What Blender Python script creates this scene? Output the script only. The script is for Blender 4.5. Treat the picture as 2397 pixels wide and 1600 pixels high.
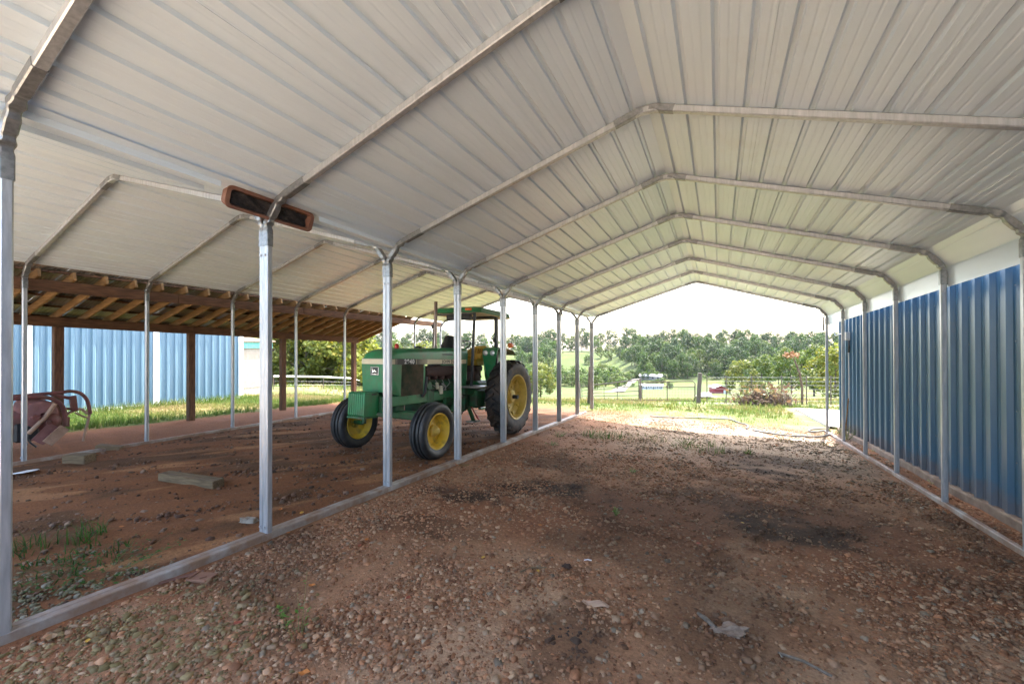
import bpy, bmesh, math, random
import numpy as np
from mathutils import Matrix, Vector

for o in list(bpy.data.objects):
    bpy.data.objects.remove(o, do_unlink=True)
scene = bpy.context.scene
COL = scene.collection

# ------------------------------------------------------------------ camera, sky, sun, exposure
F_PX, YAW, PITCH, ROLL = 965.58, 0.4635, 0.0056, -0.0026
CAM = np.array([3.635, -2.327, 1.669])
FW = np.array([-math.sin(YAW)*math.cos(PITCH), math.cos(YAW)*math.cos(PITCH), math.sin(PITCH)])
_rt = np.array([math.cos(YAW), math.sin(YAW), 0.0])
_up = np.cross(_rt, FW)
RT = _rt*math.cos(ROLL) + _up*math.sin(ROLL)
UP = _up*math.cos(ROLL) - _rt*math.sin(ROLL)
cam_data = bpy.data.cameras.new('camera')
cam_data.sensor_width = 36.0
cam_data.lens = 36.0*F_PX/2397.0
cam_data.clip_start = 0.05
cam_data.clip_end = 6000.0
cam = bpy.data.objects.new('camera', cam_data)
COL.objects.link(cam)
cam.matrix_world = Matrix(((RT[0], UP[0], -FW[0], CAM[0]), (RT[1], UP[1], -FW[1], CAM[1]),
                           (RT[2], UP[2], -FW[2], CAM[2]), (0, 0, 0, 1)))
scene.camera = cam

SUN_EL, SUN_AZ = math.radians(57.0), math.radians(14.0)     # azimuth measured from +Y towards +X
world = bpy.data.worlds.new('World')
scene.world = world
world.use_nodes = True
wn = world.node_tree.nodes
wn.clear()
w_out = wn.new('ShaderNodeOutputWorld')
w_bg = wn.new('ShaderNodeBackground')
w_sky = wn.new('ShaderNodeTexSky')
w_sky.sky_type = 'NISHITA'
w_sky.sun_disc = False
w_sky.sun_elevation = SUN_EL
w_sky.sun_rotation = SUN_AZ
w_sky.air_density = 1.0
w_sky.dust_density = 3.4
w_sky.ozone_density = 1.0
w_bg.inputs['Strength'].default_value = 0.15
world.node_tree.links.new(w_sky.outputs[0], w_bg.inputs[0])
world.node_tree.links.new(w_bg.outputs[0], w_out.inputs[0])

sun_data = bpy.data.lights.new('sun', 'SUN')
sun_data.energy = 2.3
sun_data.angle = math.radians(0.53)
sun_data.color = (1.0, 0.95, 0.87)
sun = bpy.data.objects.new('sun', sun_data)
COL.objects.link(sun)
sun_dir = Vector((math.sin(SUN_AZ)*math.cos(SUN_EL), math.cos(SUN_AZ)*math.cos(SUN_EL), math.sin(SUN_EL)))
sun.rotation_euler = (-sun_dir).to_track_quat('-Z', 'Y').to_euler()

scene.view_settings.view_transform = 'Standard'
scene.view_settings.look = 'None'
scene.view_settings.gamma = 1.0
scene.view_settings.use_curve_mapping = False
scene.view_settings.exposure = 3.12
scene.render.engine = 'CYCLES'
scene.cycles.max_bounces = 8
scene.cycles.diffuse_bounces = 5
scene.cycles.glossy_bounces = 3
scene.cycles.transmission_bounces = 4
scene.cycles.volume_bounces = 1
scene.cycles.caustics_reflective = False
scene.cycles.caustics_refractive = False
scene.render.film_transparent = False

# ------------------------------------------------------------------ helpers
RNG = np.random.default_rng(7)
random.seed(7)
SL = -0.0363                     # the site falls away from the camera: z change per metre of y
PITCH_Y = 1.524                  # frame spacing


def ray(u, v):
    return FW + RT*(u-1198.5)/F_PX - UP*(v-800.0)/F_PX


def tag(o, label=None, cat=None, group=None, kind=None):
    if label: o['label'] = label
    if cat: o['category'] = cat
    if group: o['group'] = group
    if kind: o['kind'] = kind
    return o


def empty(name, loc=(0, 0, 0), rot=(0, 0, 0), **kw):
    o = bpy.data.objects.new(name, None)
    o.empty_display_size = 0.2
    COL.objects.link(o)
    o.location = loc
    o.rotation_euler = rot
    return tag(o, **kw)


def link(name, me, parent=None, loc=None, rot=None, **kw):
    o = bpy.data.objects.new(name, me)
    COL.objects.link(o)
    if parent is not None: o.parent = parent
    if loc is not None: o.location = loc
    if rot is not None: o.rotation_euler = rot
    return tag(o, **kw)


def copy_tree(o, parent=None):
    c = o.copy()
    COL.objects.link(c)
    c.parent = parent
    for ch in o.children:
        copy_tree(ch, c)
    return c


def mesh_np(name, verts, faces_flat, loop_tot, mats, mat_idx=None, smooth=False, col=None):
    """verts (n,3), faces_flat = vertex indices of all loops, loop_tot = corners per face"""
    me = bpy.data.meshes.new(name)
    verts = np.asarray(verts, np.float32)
    ff = np.asarray(faces_flat, np.int32)
    lt = np.asarray(loop_tot, np.int32)
    me.vertices.add(len(verts)); me.vertices.foreach_set('co', verts.ravel())
    me.loops.add(len(ff)); me.loops.foreach_set('vertex_index', ff)
    me.polygons.add(len(lt))
    me.polygons.foreach_set('loop_start', np.concatenate([[0], np.cumsum(lt)[:-1]]).astype(np.int32))
    me.polygons.foreach_set('loop_total', lt)
    if mat_idx is not None: me.polygons.foreach_set('material_index', np.asarray(mat_idx, np.int32))
    if smooth: me.polygons.foreach_set('use_smooth', np.ones(len(lt), bool))
    me.update(calc_edges=True)
    for m in (mats if isinstance(mats, (list, tuple)) else [mats]):
        me.materials.append(m)
    if col is not None:
        a = me.color_attributes.new('col', 'FLOAT_COLOR', 'POINT')
        c = np.ones((len(verts), 4), np.float32); c[:, :3] = col
        a.data.foreach_set('color', c.ravel())
    return me


class MB:
    """collects boxes, tubes, lathes and sheets into one mesh"""
    def __init__(s):
        s.v = []; s.f = []; s.m = []

    def add(s, verts, faces, mi=0):
        b = len(s.v)
        s.v.extend([tuple(map(float, p)) for p in verts])
        for f in faces:
            s.f.append(tuple(i+b for i in f)); s.m.append(mi)
        return s

    def box(s, c, size, rot=None, mi=0, bev=0.0):
        hx, hy, hz = size[0]/2, size[1]/2, size[2]/2
        if bev > 0:
            b = min(bev, hx*.9, hy*.9, hz*.9)
            pts, idx = [], {}
            for sx in (-1, 1):
                for sy in (-1, 1):
                    for sz in (-1, 1):
                        for k in range(3):
                            p = [sx*hx, sy*hy, sz*hz]
                            for j in range(3):
                                if j != k: p[j] -= (sx, sy, sz)[j]*b
                            idx[(sx, sy, sz, k)] = len(pts); pts.append(p)
            fs = []
            for k in range(3):
                a, d = [j for j in range(3) if j != k]
                for sg in (-1, 1):
                    q = []
                    for (p1, p2) in ((-1, -1), (1, -1), (1, 1), (-1, 1)):
                        t = [0, 0, 0]; t[k] = sg; t[a] = p1; t[d] = p2
                        q.append(idx[(*t, k)])
                    fs.append(q)
                for p1 in (-1, 1):
                    for p2 in (-1, 1):
                        t0 = [0, 0, 0]; t1 = [0, 0, 0]
                        t0[a] = t1[a] = p1; t0[d] = t1[d] = p2; t0[k] = -1; t1[k] = 1
                        fs.append([idx[(*t0, a)], idx[(*t1, a)], idx[(*t1, d)], idx[(*t0, d)]])
            for sx in (-1, 1):
                for sy in (-1, 1):
                    for sz in (-1, 1):
                        fs.append([idx[(sx, sy, sz, k)] for k in range(3)])
        else:
            pts = [(x, y, z) for x in (-hx, hx) for y in (-hy, hy) for z in (-hz, hz)]
            fs = [(0, 1, 3, 2), (4, 6, 7, 5), (0, 4, 5, 1), (2, 3, 7, 6), (0, 2, 6, 4), (1, 5, 7, 3)]
        if rot is not None:
            R = rot if isinstance(rot, Matrix) else Matrix.Rotation(rot[2], 3, 'Z') @ Matrix.Rotation(rot[1], 3, 'Y') @ Matrix.Rotation(rot[0], 3, 'X')
            pts = [R @ Vector(p) for p in pts]
        return s.add([(p[0]+c[0], p[1]+c[1], p[2]+c[2]) for p in pts], fs, mi)

    def bar(s, a, b, w, h, mi=0, bev=0.0, up=(0, 0, 1)):
        """box beam from a to b, w across, h in the up direction"""
        a, b = Vector(a), Vector(b)
        d = b-a; L = d.length; d.normalize()
        u = Vector(up); x = d.cross(u)
        if x.length < 1e-5: x = d.cross(Vector((1, 0, 0)))
        x.normalize(); z = x.cross(d)
        R = Matrix((x, d, z)).transposed()
        return s.box((a+b)/2, (w, L, h), R, mi, bev)

    def tube(s, path, r, n=8, mi=0, cap=True):
        path = [Vector(p) for p in path]
        rs = r if isinstance(r, (list, tuple)) else [r]*len(path)
        rings = []; prev = None
        for i, p in enumerate(path):
            t = (path[min(i+1, len(path)-1)]-path[max(i-1, 0)]).normalized()
            if prev is None:
                x = t.cross(Vector((0, 0, 1)))
                if x.length < 1e-3: x = t.cross(Vector((1, 0, 0)))
            else:
                x = prev-t*prev.dot(t)
                if x.length < 1e-4: x = t.cross(Vector((1, 0, 0)))
            x.normalize(); prev = x; y = t.cross(x)
            rings.append([p+(x*math.cos(2*math.pi*k/n)+y*math.sin(2*math.pi*k/n))*rs[i] for k in range(n)])
        vs = [q for ring in rings for q in ring]; fs = []
        for i in range(len(path)-1):
            for k in range(n):
                a, b = i*n+k, i*n+(k+1) % n
                fs.append((a, b, b+n, a+n))
        if cap:
            fs.append(tuple(range(n-1, -1, -1)))
            fs.append(tuple((len(path)-1)*n+k for k in range(n)))
        return s.add(vs, fs, mi)

    def lathe(s, prof, c, axis='X', n=32, mi=0):
        """prof: list of (radius, offset along axis); mi may be a list per band"""
        vs = []; fs = []; ms = []
        for (r, o) in prof:
            for k in range(n):
                a = 2*math.pi*k/n
                p = {'X': (o, r*math.cos(a), r*math.sin(a)), 'Y': (r*math.cos(a), o, r*math.sin(a)), 'Z': (r*math.cos(a), r*math.sin(a), o)}[axis]
                vs.append((p[0]+c[0], p[1]+c[1], p[2]+c[2]))
        for i in range(len(prof)-1):
            for k in range(n):
                a, b = i*n+k, i*n+(k+1) % n
                fs.append((a, b, b+n, a+n)); ms.append(mi[i] if isinstance(mi, list) else mi)
        b0 = len(s.v); s.v.extend([tuple(map(float, p)) for p in vs])
        for f, m in zip(fs, ms):
            s.f.append(tuple(i+b0 for i in f)); s.m.append(m)
        return s

    def prism(s, poly, axis, lo, hi, mi=0):
        """extrude a 2-D outline along an axis; poly in the other two axes' order"""
        n = len(poly); vs = []
        for o in (lo, hi):
            for (a, b) in poly:
                vs.append({'X': (o, a, b), 'Y': (a, o, b), 'Z': (a, b, o)}[axis])
        fs = [tuple(range(n-1, -1, -1)), tuple(range(n, 2*n))]
        for k in range(n):
            j = (k+1) % n
            fs.append((k, j, j+n, k+n))
        return s.add(vs, fs, mi)

    def sheet(s, grid, mi=0, closed=False):
        R, Cn = len(grid), len(grid[0])
        fs = [(i*Cn+j, i*Cn+j+1, (i+1)*Cn+j+1, (i+1)*Cn+j) for i in range(R-1) for j in range(Cn-1)]
        if closed: fs += [(i*Cn+Cn-1, i*Cn, (i+1)*Cn, (i+1)*Cn+Cn-1) for i in range(R-1)]
        return s.add([p for row in grid for p in row], fs, mi)

    def xf(s, fn):
        s.v = [tuple(fn(p)) for p in s.v]; return s

    def mesh(s, name, mats, smooth=False):
        me = bpy.data.meshes.new(name)
        me.from_pydata(s.v, [], s.f)
        for m in (mats if isinstance(mats, (list, tuple)) else [mats]): me.materials.append(m)
        me.polygons.foreach_set('material_index', s.m)
        bm = bmesh.new(); bm.from_mesh(me)
        bmesh.ops.recalc_face_normals(bm, faces=bm.faces)
        bm.to_mesh(me); bm.free()
        if smooth: me.shade_smooth() if smooth is True else me.shade_auto_smooth(angle=smooth) if hasattr(me, 'shade_auto_smooth') else None
        me.update()
        return me

    def build(s, name, mats, parent=None, smooth=False, loc=None, rot=None, **kw):
        me = s.mesh(name, mats, False)
        if smooth:
            me.polygons.foreach_set('use_smooth', [True]*len(me.polygons))
            if smooth is not True:
                try: me.set_sharp_from_angle(angle=smooth)
                except Exception: pass
        return link(name, me, parent, loc, rot, **kw)


# lattice noise -------------------------------------------------
def _hash(i, j, seed):
    h = (i.astype(np.int64)*374761393 + j.astype(np.int64)*668265263 + seed*974711) & 0xFFFFFFFF
    h = ((h ^ (h >> 13))*1274126177) & 0xFFFFFFFF
    return ((h ^ (h >> 16)) & 0xFFFF)/65535.0


def vnoise(x, y, seed=0):
    x = np.asarray(x, float); y = np.asarray(y, float)
    i = np.floor(x); j = np.floor(y)
    fx = x-i; fy = y-j
    fx = fx*fx*(3-2*fx); fy = fy*fy*(3-2*fy)
    a = _hash(i, j, seed); b = _hash(i+1, j, seed); c = _hash(i, j+1, seed); d = _hash(i+1, j+1, seed)
    return (a*(1-fx)+b*fx)*(1-fy)+(c*(1-fx)+d*fx)*fy


def fbm(x, y, seed=0, o=4):
    t = 0; amp = 0.5; s = 0
    for k in range(o):
        t = t+amp*vnoise(np.asarray(x)*2**k+k*17.3, np.asarray(y)*2**k-k*9.1, seed+k); s += amp; amp *= .5
    return t/s


def sstep(a, b, x):
    t = np.clip((np.asarray(x, float)-a)/(b-a), 0, 1)
    return t*t*(3-2*t)


# ------------------------------------------------------------------ terrain height
GX = [-40., -12.8, -8.2, -5.95, 0., 6.11, 12., 40.]
GA = [-.20, -.17, -.10, -.152, -.058, -.106, -.12, -.2]
GB = [-.030, -.030, -.036, -.0134, -.0376, -.0483, -.05, -.05]
HS = [0, 12, 16, 20, 25, 31, 45, 60, 120, 200, 260, 300, 340, 400, 450, 520, 600, 680, 760, 1000, 4000]
HR = [0, -.55, -.85, -1.2, -1.78, -2.66, -4.3, -6.0, -12.3, -20, -26, -29.5, -31.5, -31, -27.5, -20.5, -12.5, -8.5, -9.5, -25, -60]
HL = [0, -.35, -.45, -.6, -.85, -1.45, -4., -7., -14., -21, -26, -29.5, -31.5, -31, -27.5, -20.5, -12.5, -8.5, -9.5, -25, -60]
HW = [0, -.55, -.85, -1.2, -1.78, -2.66, -4.3, -6.0, -12.3, -20, -26, -29, -26.0, -15, -7.5, -1.5, 0, -2, -8, -25, -60]


def ground(x, y):
    x = np.asarray(x, float); y = np.asarray(y, float)
    yc = np.clip(y, -8, 40)
    zn = np.interp(x, GX, GA)+np.interp(x, GX, GB)*yc
    dx, dy = x-CAM[0], y-CAM[1]
    s = -math.sin(YAW)*dx+math.cos(YAW)*dy
    t = math.cos(YAW)*dx+math.sin(YAW)*dy
    sc = np.clip(s, 1, None)
    zl = np.interp(s, HS, HL); zr = np.interp(s, HS, HR); zw = np.interp(s, HS, HW)
    k = sstep(-14, -3, t)
    zf = zl*(1-k)+zr*k
    q = t/sc
    kw = sstep(.20, .34, q)*sstep(230, 330, s)
    zf = zf*(1-kw)+zw*kw
    zf = zf+sstep(60, 250, s)*(fbm(x/90., y/90., 3, 3)-.5)*7.0
    w = sstep(11.5, 21.0, s)*sstep(9.5, 16, y+np.clip(-x-8, 0, 6)*.8)
    return zn*(1-w)+zf*w


def gz(x, y):
    return float(ground(np.array([x]), np.array([y]))[0])


def on_ground(u, v):
    d = ray(u, v)
    lo, hi = 0.5, 3000.0
    t = 0.5; prev = 0.5
    while t < 2000:
        p = CAM+d*t
        if p[2] < gz(p[0], p[1]): break
        prev = t; t *= 1.02
    a, b = prev, t
    for _ in range(40):
        m = (a+b)/2; p = CAM+d*m
        if p[2] < gz(p[0], p[1]): b = m
        else: a = m
    p = CAM+d*b
    return (p[0], p[1], gz(p[0], p[1]))


# ------------------------------------------------------------------ materials
def new_mat(name):
    m = bpy.data.materials.new(name)
    m.use_nodes = True
    nt = m.node_tree
    return m, nt, nt.nodes['Principled BSDF']


def noise_node(nt, scale, detail=4, rough=.55, coord='Object', stretch=None, rot=None):
    tc = nt.nodes.new('ShaderNodeTexCoord')
    src = tc.outputs[coord]
    if stretch is not None:
        mp = nt.nodes.new('ShaderNodeMapping')
        mp.inputs['Scale'].default_value = stretch
        if rot: mp.inputs['Rotation'].default_value = rot
        nt.links.new(src, mp.inputs[0]); src = mp.outputs[0]
    n = nt.nodes.new('ShaderNodeTexNoise')
    n.inputs['Scale'].default_value = scale
    n.inputs['Detail'].default_value = detail
    n.inputs['Roughness'].default_value = rough
    nt.links.new(src, n.inputs['Vector'])
    return n


def ramp(nt, src, stops):
    r = nt.nodes.new('ShaderNodeValToRGB')
    els = r.color_ramp.elements
    while len(els) < len(stops): els.new(0.5)
    for e, (p, c) in zip(els, stops):
        e.position = p; e.color = (*c, 1) if len(c) == 3 else c
    nt.links.new(src, r.inputs[0])
    return r


def mixc(nt, fac, a, b, mode='MIX'):
    m = nt.nodes.new('ShaderNodeMix')
    m.data_type = 'RGBA'; m.blend_type = mode
    for s, val in ((0, fac), (6, a), (7, b)):
        if isinstance(val, (int, float)): m.inputs[s].default_value = val
        elif isinstance(val, (tuple, list)): m.inputs[s].default_value = (*val, 1) if len(val) == 3 else val
        else: nt.links.new(val, m.inputs[s])
    return m.outputs[2]


def bump(nt, p, src, strength=.3, dist=.01):
    b = nt.nodes.new('ShaderNodeBump')
    b.inputs['Strength'].default_value = strength
    b.inputs['Distance'].default_value = dist
    nt.links.new(src, b.inputs['Height'])
    nt.links.new(b.outputs[0], p.inputs['Normal'])


def simple(name, c1, c2=None, scale=6, rough=.6, metal=0.0, stretch=None, lo=.35, hi=.65, bmp=None, detail=5, dirt=None, spec=.5, rvar=0.0):
    m, nt, p = new_mat(name)
    p.inputs['Roughness'].default_value = rough
    p.inputs['Metallic'].default_value = metal
    p.inputs['Specular IOR Level'].default_value = spec
    if c2 is None: c2 = tuple(min(1, c*1.25) for c in c1)
    n = noise_node(nt, scale, detail, stretch=stretch)
    r = ramp(nt, n.outputs[0], [(lo, c1), (hi, c2)])
    col = r.outputs[0]
    if dirt:
        dc, dscale, d0, d1, amt = dirt
        n2 = noise_node(nt, dscale, 7, .65)
        r2 = ramp(nt, n2.outputs[0], [(d0, (0, 0, 0)), (d1, (amt, amt, amt))])
        col = mixc(nt, r2.outputs[0], col, dc)
        if metal > 0:
            mm = nt.nodes.new('ShaderNodeMath'); mm.operation = 'MULTIPLY_ADD'
            nt.links.new(r2.outputs[0], mm.inputs[0]); mm.inputs[1].default_value = -metal; mm.inputs[2].default_value = metal
            nt.links.new(mm.outputs[0], p.inputs['Metallic'])
    nt.links.new(col, p.inputs['Base Color'])
    if rvar > 0:
        n3 = noise_node(nt, scale*2.3, 4, stretch=stretch)
        mr = nt.nodes.new('ShaderNodeMapRange')
        mr.inputs['To Min'].default_value = max(0.05, rough-rvar); mr.inputs['To Max'].default_value = min(1, rough+rvar)
        nt.links.new(n3.outputs[0], mr.inputs[0]); nt.links.new(mr.outputs[0], p.inputs['Roughness'])
    if bmp:
        nb = noise_node(nt, bmp[0], 4, stretch=stretch)
        bump(nt, p, nb.outputs[0], bmp[1], bmp[2] if len(bmp) > 2 else .01)
    return m


def col_mat(name, rough=.9, vary=None, bmp=None, translucent=0.0, spec=.3):
    """colour comes from the mesh's 'col' attribute (the thing's own colour), with grain on top"""
    m, nt, p = new_mat(name)
    a = nt.nodes.new('ShaderNodeAttribute'); a.attribute_name = 'col'
    col = a.outputs['Color']
    if vary:
        sc, amt = vary
        n = noise_node(nt, sc, 8, .7)
        r = ramp(nt, n.outputs[0], [(.25, (1-amt,)*3), (.75, (1+amt,)*3)])
        col = mixc(nt, 1.0, col, r.outputs[0], 'MULTIPLY')
    nt.links.new(col, p.inputs['Base Color'])
    p.inputs['Roughness'].default_value = rough
    p.inputs['Specular IOR Level'].default_value = spec
    if bmp:
        nb = noise_node(nt, bmp[0], 8, .7)
        bump(nt, p, nb.outputs[0], bmp[1], bmp[2])
    if translucent > 0:
        t = nt.nodes.new('ShaderNodeBsdfTranslucent')
        nt.links.new(col, t.inputs[0])
        mx = nt.nodes.new('ShaderNodeMixShader'); mx.inputs[0].default_value = translucent
        out = nt.nodes['Material Output']
        nt.links.new(p.outputs[0], mx.inputs[1]); nt.links.new(t.outputs[0], mx.inputs[2])
        nt.links.new(mx.outputs[0], out.inputs[0])
    return m


M = {}
M['galv'] = simple('galvanised_tube', (.36, .375, .395), (.50, .515, .535), 9, .36, .55, stretch=(4, 4, .5), dirt=((.24, .19, .14), 2.2, .62, .9, .3), rvar=.07)
M['galv_dark'] = simple('galvanised_connector', (.19, .20, .21), (.29, .30, .31), 30, .34, .65, dirt=((.30, .22, .14), 5, .6, .8, .4), rvar=.1)
M['rail_mat'] = simple('dusty_base_rail', (.30, .265, .23), (.42, .385, .35), 5, .6, .25, dirt=((.21, .115, .065), 3.5, .34, .58, .9), rvar=.1)
M['sheet'] = simple('white_roof_sheet', (.655, .75, .84), (.69, .785, .875), 1.6, .32, .12, stretch=(5, .2, 5), spec=.5, dirt=((.50, .46, .40), .9, .60, .9, .40), rvar=.06)
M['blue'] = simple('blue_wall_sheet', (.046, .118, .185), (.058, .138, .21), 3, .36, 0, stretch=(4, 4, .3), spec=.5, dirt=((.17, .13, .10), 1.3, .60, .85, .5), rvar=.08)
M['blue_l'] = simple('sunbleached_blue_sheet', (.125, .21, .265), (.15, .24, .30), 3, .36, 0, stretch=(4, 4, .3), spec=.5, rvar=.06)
def splash(m, slope):
    nt = m.node_tree; p = nt.nodes['Principled BSDF']
    src = p.inputs['Base Color'].links[0].from_socket
    tc = nt.nodes.new('ShaderNodeTexCoord'); sp = nt.nodes.new('ShaderNodeSeparateXYZ'); nt.links.new(tc.outputs['Object'], sp.inputs[0])
    ma = nt.nodes.new('ShaderNodeMath'); ma.operation = 'MULTIPLY_ADD'; ma.inputs[1].default_value = slope
    nt.links.new(sp.outputs[1], ma.inputs[0]); nt.links.new(sp.outputs[2], ma.inputs[2])
    n = noise_node(nt, 5, 6, .7)
    sb = nt.nodes.new('ShaderNodeMath'); sb.operation = 'MULTIPLY_ADD'; sb.inputs[1].default_value = -.45
    nt.links.new(n.outputs[0], sb.inputs[0]); nt.links.new(ma.outputs[0], sb.inputs[2])
    r = ramp(nt, sb.outputs[0], [(0.0, (.42, .42, .42)), (.14, (0, 0, 0))])
    nt.links.new(mixc(nt, r.outputs[0], src, (.17, .095, .06)), p.inputs['Base Color'])


splash(M['blue'], .0483)
M['white'] = simple('white_trim', (.72, .71, .69), (.80, .79, .77), 4, .5)
M['concrete'] = simple('concrete', (.34, .31, .27), (.50, .46, .40), 9, .85, bmp=(60, .25, .01))
M['wood'] = simple('weathered_brown_timber', (.060, .029, .015), (.135, .066, .034), 5, .75, stretch=(9, .9, 9), bmp=(25, .25, .008), spec=.25)
M['wood_v'] = simple('weathered_brown_post', (.065, .033, .019), (.14, .07, .038), 5, .75, stretch=(9, 9, .9), bmp=(25, .25, .008), spec=.25)
M['wood_y'] = simple('yellowish_timber', (.155, .085, .033), (.26, .15, .062), 4, .75, stretch=(.8, 9, 9), bmp=(25, .2, .008), spec=.25)
M['wood_g'] = simple('grey_brown_lumber', (.10, .065, .035), (.175, .12, .066), 5, .8, stretch=(1, 9, 9), bmp=(25, .2, .008), spec=.25)

# ------------------------------------------------------------------ ground sheet
def build_ground():
    def geo(a, b, d0, k):
        out = []; x = a; d = d0
        while x < b:
            d *= k; x += d; out.append(x)
        return out
    xs = np.concatenate([np.arange(-9, 7.01, .05), np.arange(-14.2, -9.05, .16), np.arange(7.2, 13, .2)])
    xs = np.concatenate([xs, geo(13, 3200, .3, 1.13), [-v for v in geo(14.2, 3200, .25, 1.12)]])
    ys = np.concatenate([np.arange(-3.6, 9.01, .05), np.arange(9.1, 16.05, .1), np.arange(16.3, 40, .35)])
    ys = np.concatenate([ys, geo(40, 3600, .45, 1.07), [-v for v in geo(3.6, 900, .12, 1.2)]])
    xs = np.unique(xs); ys = np.unique(ys)
    X, Y = np.meshgrid(xs, ys)
    Z = ground(X, Y)
    # zones
    n1 = fbm(X*1.3, Y*1.3, 11, 4); n2 = fbm(X*.45, Y*.45, 21, 4); n3 = fbm(X*5, Y*5, 31, 4); n4 = fbm(X*.12, Y*.12, 41, 4)
    dx, dy = X-CAM[0], Y-CAM[1]
    s = -math.sin(YAW)*dx+math.cos(YAW)*dy; t = math.cos(YAW)*dx+math.sin(YAW)*dy
    q = t/np.clip(s, 1, None)

    def C(c): return np.array(c)[None, None, :]*np.ones(X.shape+(1,))

    def put(col, c, w): return col*(1-w[..., None])+C(c)*w[..., None]
    near = sstep(60, 35, s)
    col = C((.046, .070, .013))
    col = put(col, (.080, .090, .022), sstep(.40, .65, n4))
    col = put(col, (.06, .09, .022), sstep(.55, .75, fbm(X/14., Y/14., 77, 4))*.7)
    col = put(col, (.045, .055, .022), sstep(.27, .31, q)*sstep(322, 338, s)*sstep(1500, 900, s))
    # lawn near the buildings
    g = near
    col = put(col, (.075, .10, .024), g)
    col = put(col, (.19, .155, .065), g*sstep(.42, .66, n2))
    col = put(col, (.20, .135, .075), g*sstep(.60, .72, n1)*.6)
    # light gravel drive in front of the gates
    dr = sstep(1.3, .5, np.abs(Y-(19.0+.10*X)))*sstep(-4, 0, X)*(.5+.5*sstep(.3, .6, n1))
    col = put(col, (.20, .18, .15), dr*.4)
    # worn earth and straw round the open end
    e = sstep(11.6, 10.4, Y+(n1-.5)*2.4+np.clip(-X-1, 0, 3)*.6-np.clip(X-5.6, 0, 10)*.5)*sstep(-1.6, -.6, X+(n1-.5)*1.5)*sstep(14, 9, X)
    col = put(col, (.14, .085, .042), e)
    col = put(col, (.17, .14, .105), e*sstep(.50, .62, n1)*sstep(.6, 1.6, X)*.8)
    # earth floors
    f = sstep(-8.75, -8.35, X+(n1-.5)*.5)*sstep(11.0, 9.2, Y+(n1-.5)*1.4)*sstep(9, 6.6, X)
    col = put(col, (.145, .072, .045), f)
    f2 = f*sstep(-6.3, -5.7, X)*sstep(.1, -.1, X)
    col = put(col, (.118, .058, .032), f2)
    col = put(col, (.060, .036, .022), f2*sstep(.50, .66, n1)*.8)
    col = put(col, (.21, .12, .07), f2*sstep(.62, .72, fbm((X*.35+Y*.55)*1.2, (Y*.35-X*.55)*6, 55, 3))*.7)
    m = f*sstep(-.05, .12, X)*sstep(7.2, 6.4, X)
    col = put(col, (.20, .122, .085), m*sstep(.36, .62, n2))
    col = put(col, (.27, .20, .155), m*sstep(.50, .66, n1)*sstep(4.5, 1.5, Y)*.7)
    col = put(col, (.30, .275, .25), m*sstep(4.4, 7.6, Y+(n1-.5)*2)*sstep(1.0, 2.6, X+(n2-.5)*2)*.85)
    col = put(col, (.16, .085, .055), m*sstep(5.7, 6.2, X))
    col = put(col, (.052, .032, .021), m*sstep(.53, .68, fbm(X*.8, Y*.8, 99, 4))*.5)
    for (cx, cy, rx, ry, a) in ((.88, 1.85, .55, .28, .95), (1.72, 2.72, .75, .32, 1), (1.2, 2.3, .5, .3, .8), (4.25, 2.7, .62, .42, .95), (3.6, 3.4, .8, .4, .6), (2.8, .02, .22, .42, .42), (2.72, .5, .2, .3, .3),
                                (4.3, 5.2, .7, .5, .8), (1.3, 4.4, .35, .25, .7), (3.9, 4.2, .6, .3, .6), (1.25, .95, .5, .22, .5), (1.6, -.75, .3, .2, .5), (.7, .7, .25, .15, .6), (4.9, 6.1, .7, .5, .6), (2.4, 1.9, .5, .15, .35), (5.2, 3.6, .3, .8, .35)):
        d2 = ((X-cx)/rx)**2+((Y-cy)/ry)**2
        w = sstep(1.2, .2, d2+(n3-.5)*2.4+(n1-.5)*2.0)*a*m
        col = put(col, (.034, .023, .017), w)
    col = put(col, (.42, .39, .35), sstep(-2.6, -3.4, Y)*sstep(40, 15, np.abs(X))*.9)  # unseen pale yard behind the camera, added to bounce light onto the ceiling
    col = col*(0.88+.24*n3[..., None])
    fl_ = (f*sstep(9.5, 8, Y))[..., None]
    col = col*(1-fl_)+col*np.array([1.56, 1.30, .98])*fl_
    # relief
    Z = Z+f*(n3-.5)*.020*sstep(.0, .1, np.minimum(np.abs(X), np.minimum(np.abs(X-6.11), np.abs(X+5.93))))
    rut = np.sin((X*.78-Y*.62)*9+4*n2)+.6*np.sin((X*.78-Y*.62)*21+6*n1)
    Z = Z+f2*rut*.010*sstep(.1, .5, -X)*sstep(-5.7, -5.2, X)
    Z = Z+near*(1-f)*(1-e)*(n1-.5)*.06*sstep(9, 12, np.hypot(X, Y-2))
    ny, nx = X.shape
    idx = np.arange(ny*nx).reshape(ny, nx)
    quads = np.stack([idx[:-1, :-1], idx[:-1, 1:], idx[1:, 1:], idx[1:, :-1]], -1).reshape(-1, 4)
    mat = col_mat('earth_gravel_and_turf', .95, vary=(38, .45), bmp=(55, .55, .02), spec=.15)
    me = mesh_np('ground', np.stack([X, Y, Z], -1).reshape(-1, 3), quads.ravel(), np.full(len(quads), 4), mat, smooth=True, col=col.reshape(-1, 3))
    return link('ground', me, kind='structure')


build_ground()

# ------------------------------------------------------------------ carports
T = 0.0286


def row_z(row, y):                       # top of the base rail under each row of posts
    return {'m': -.0376*y, 'r': -.0486-.0483*y, 'l': -.1-.0134*y}[row]


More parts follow.
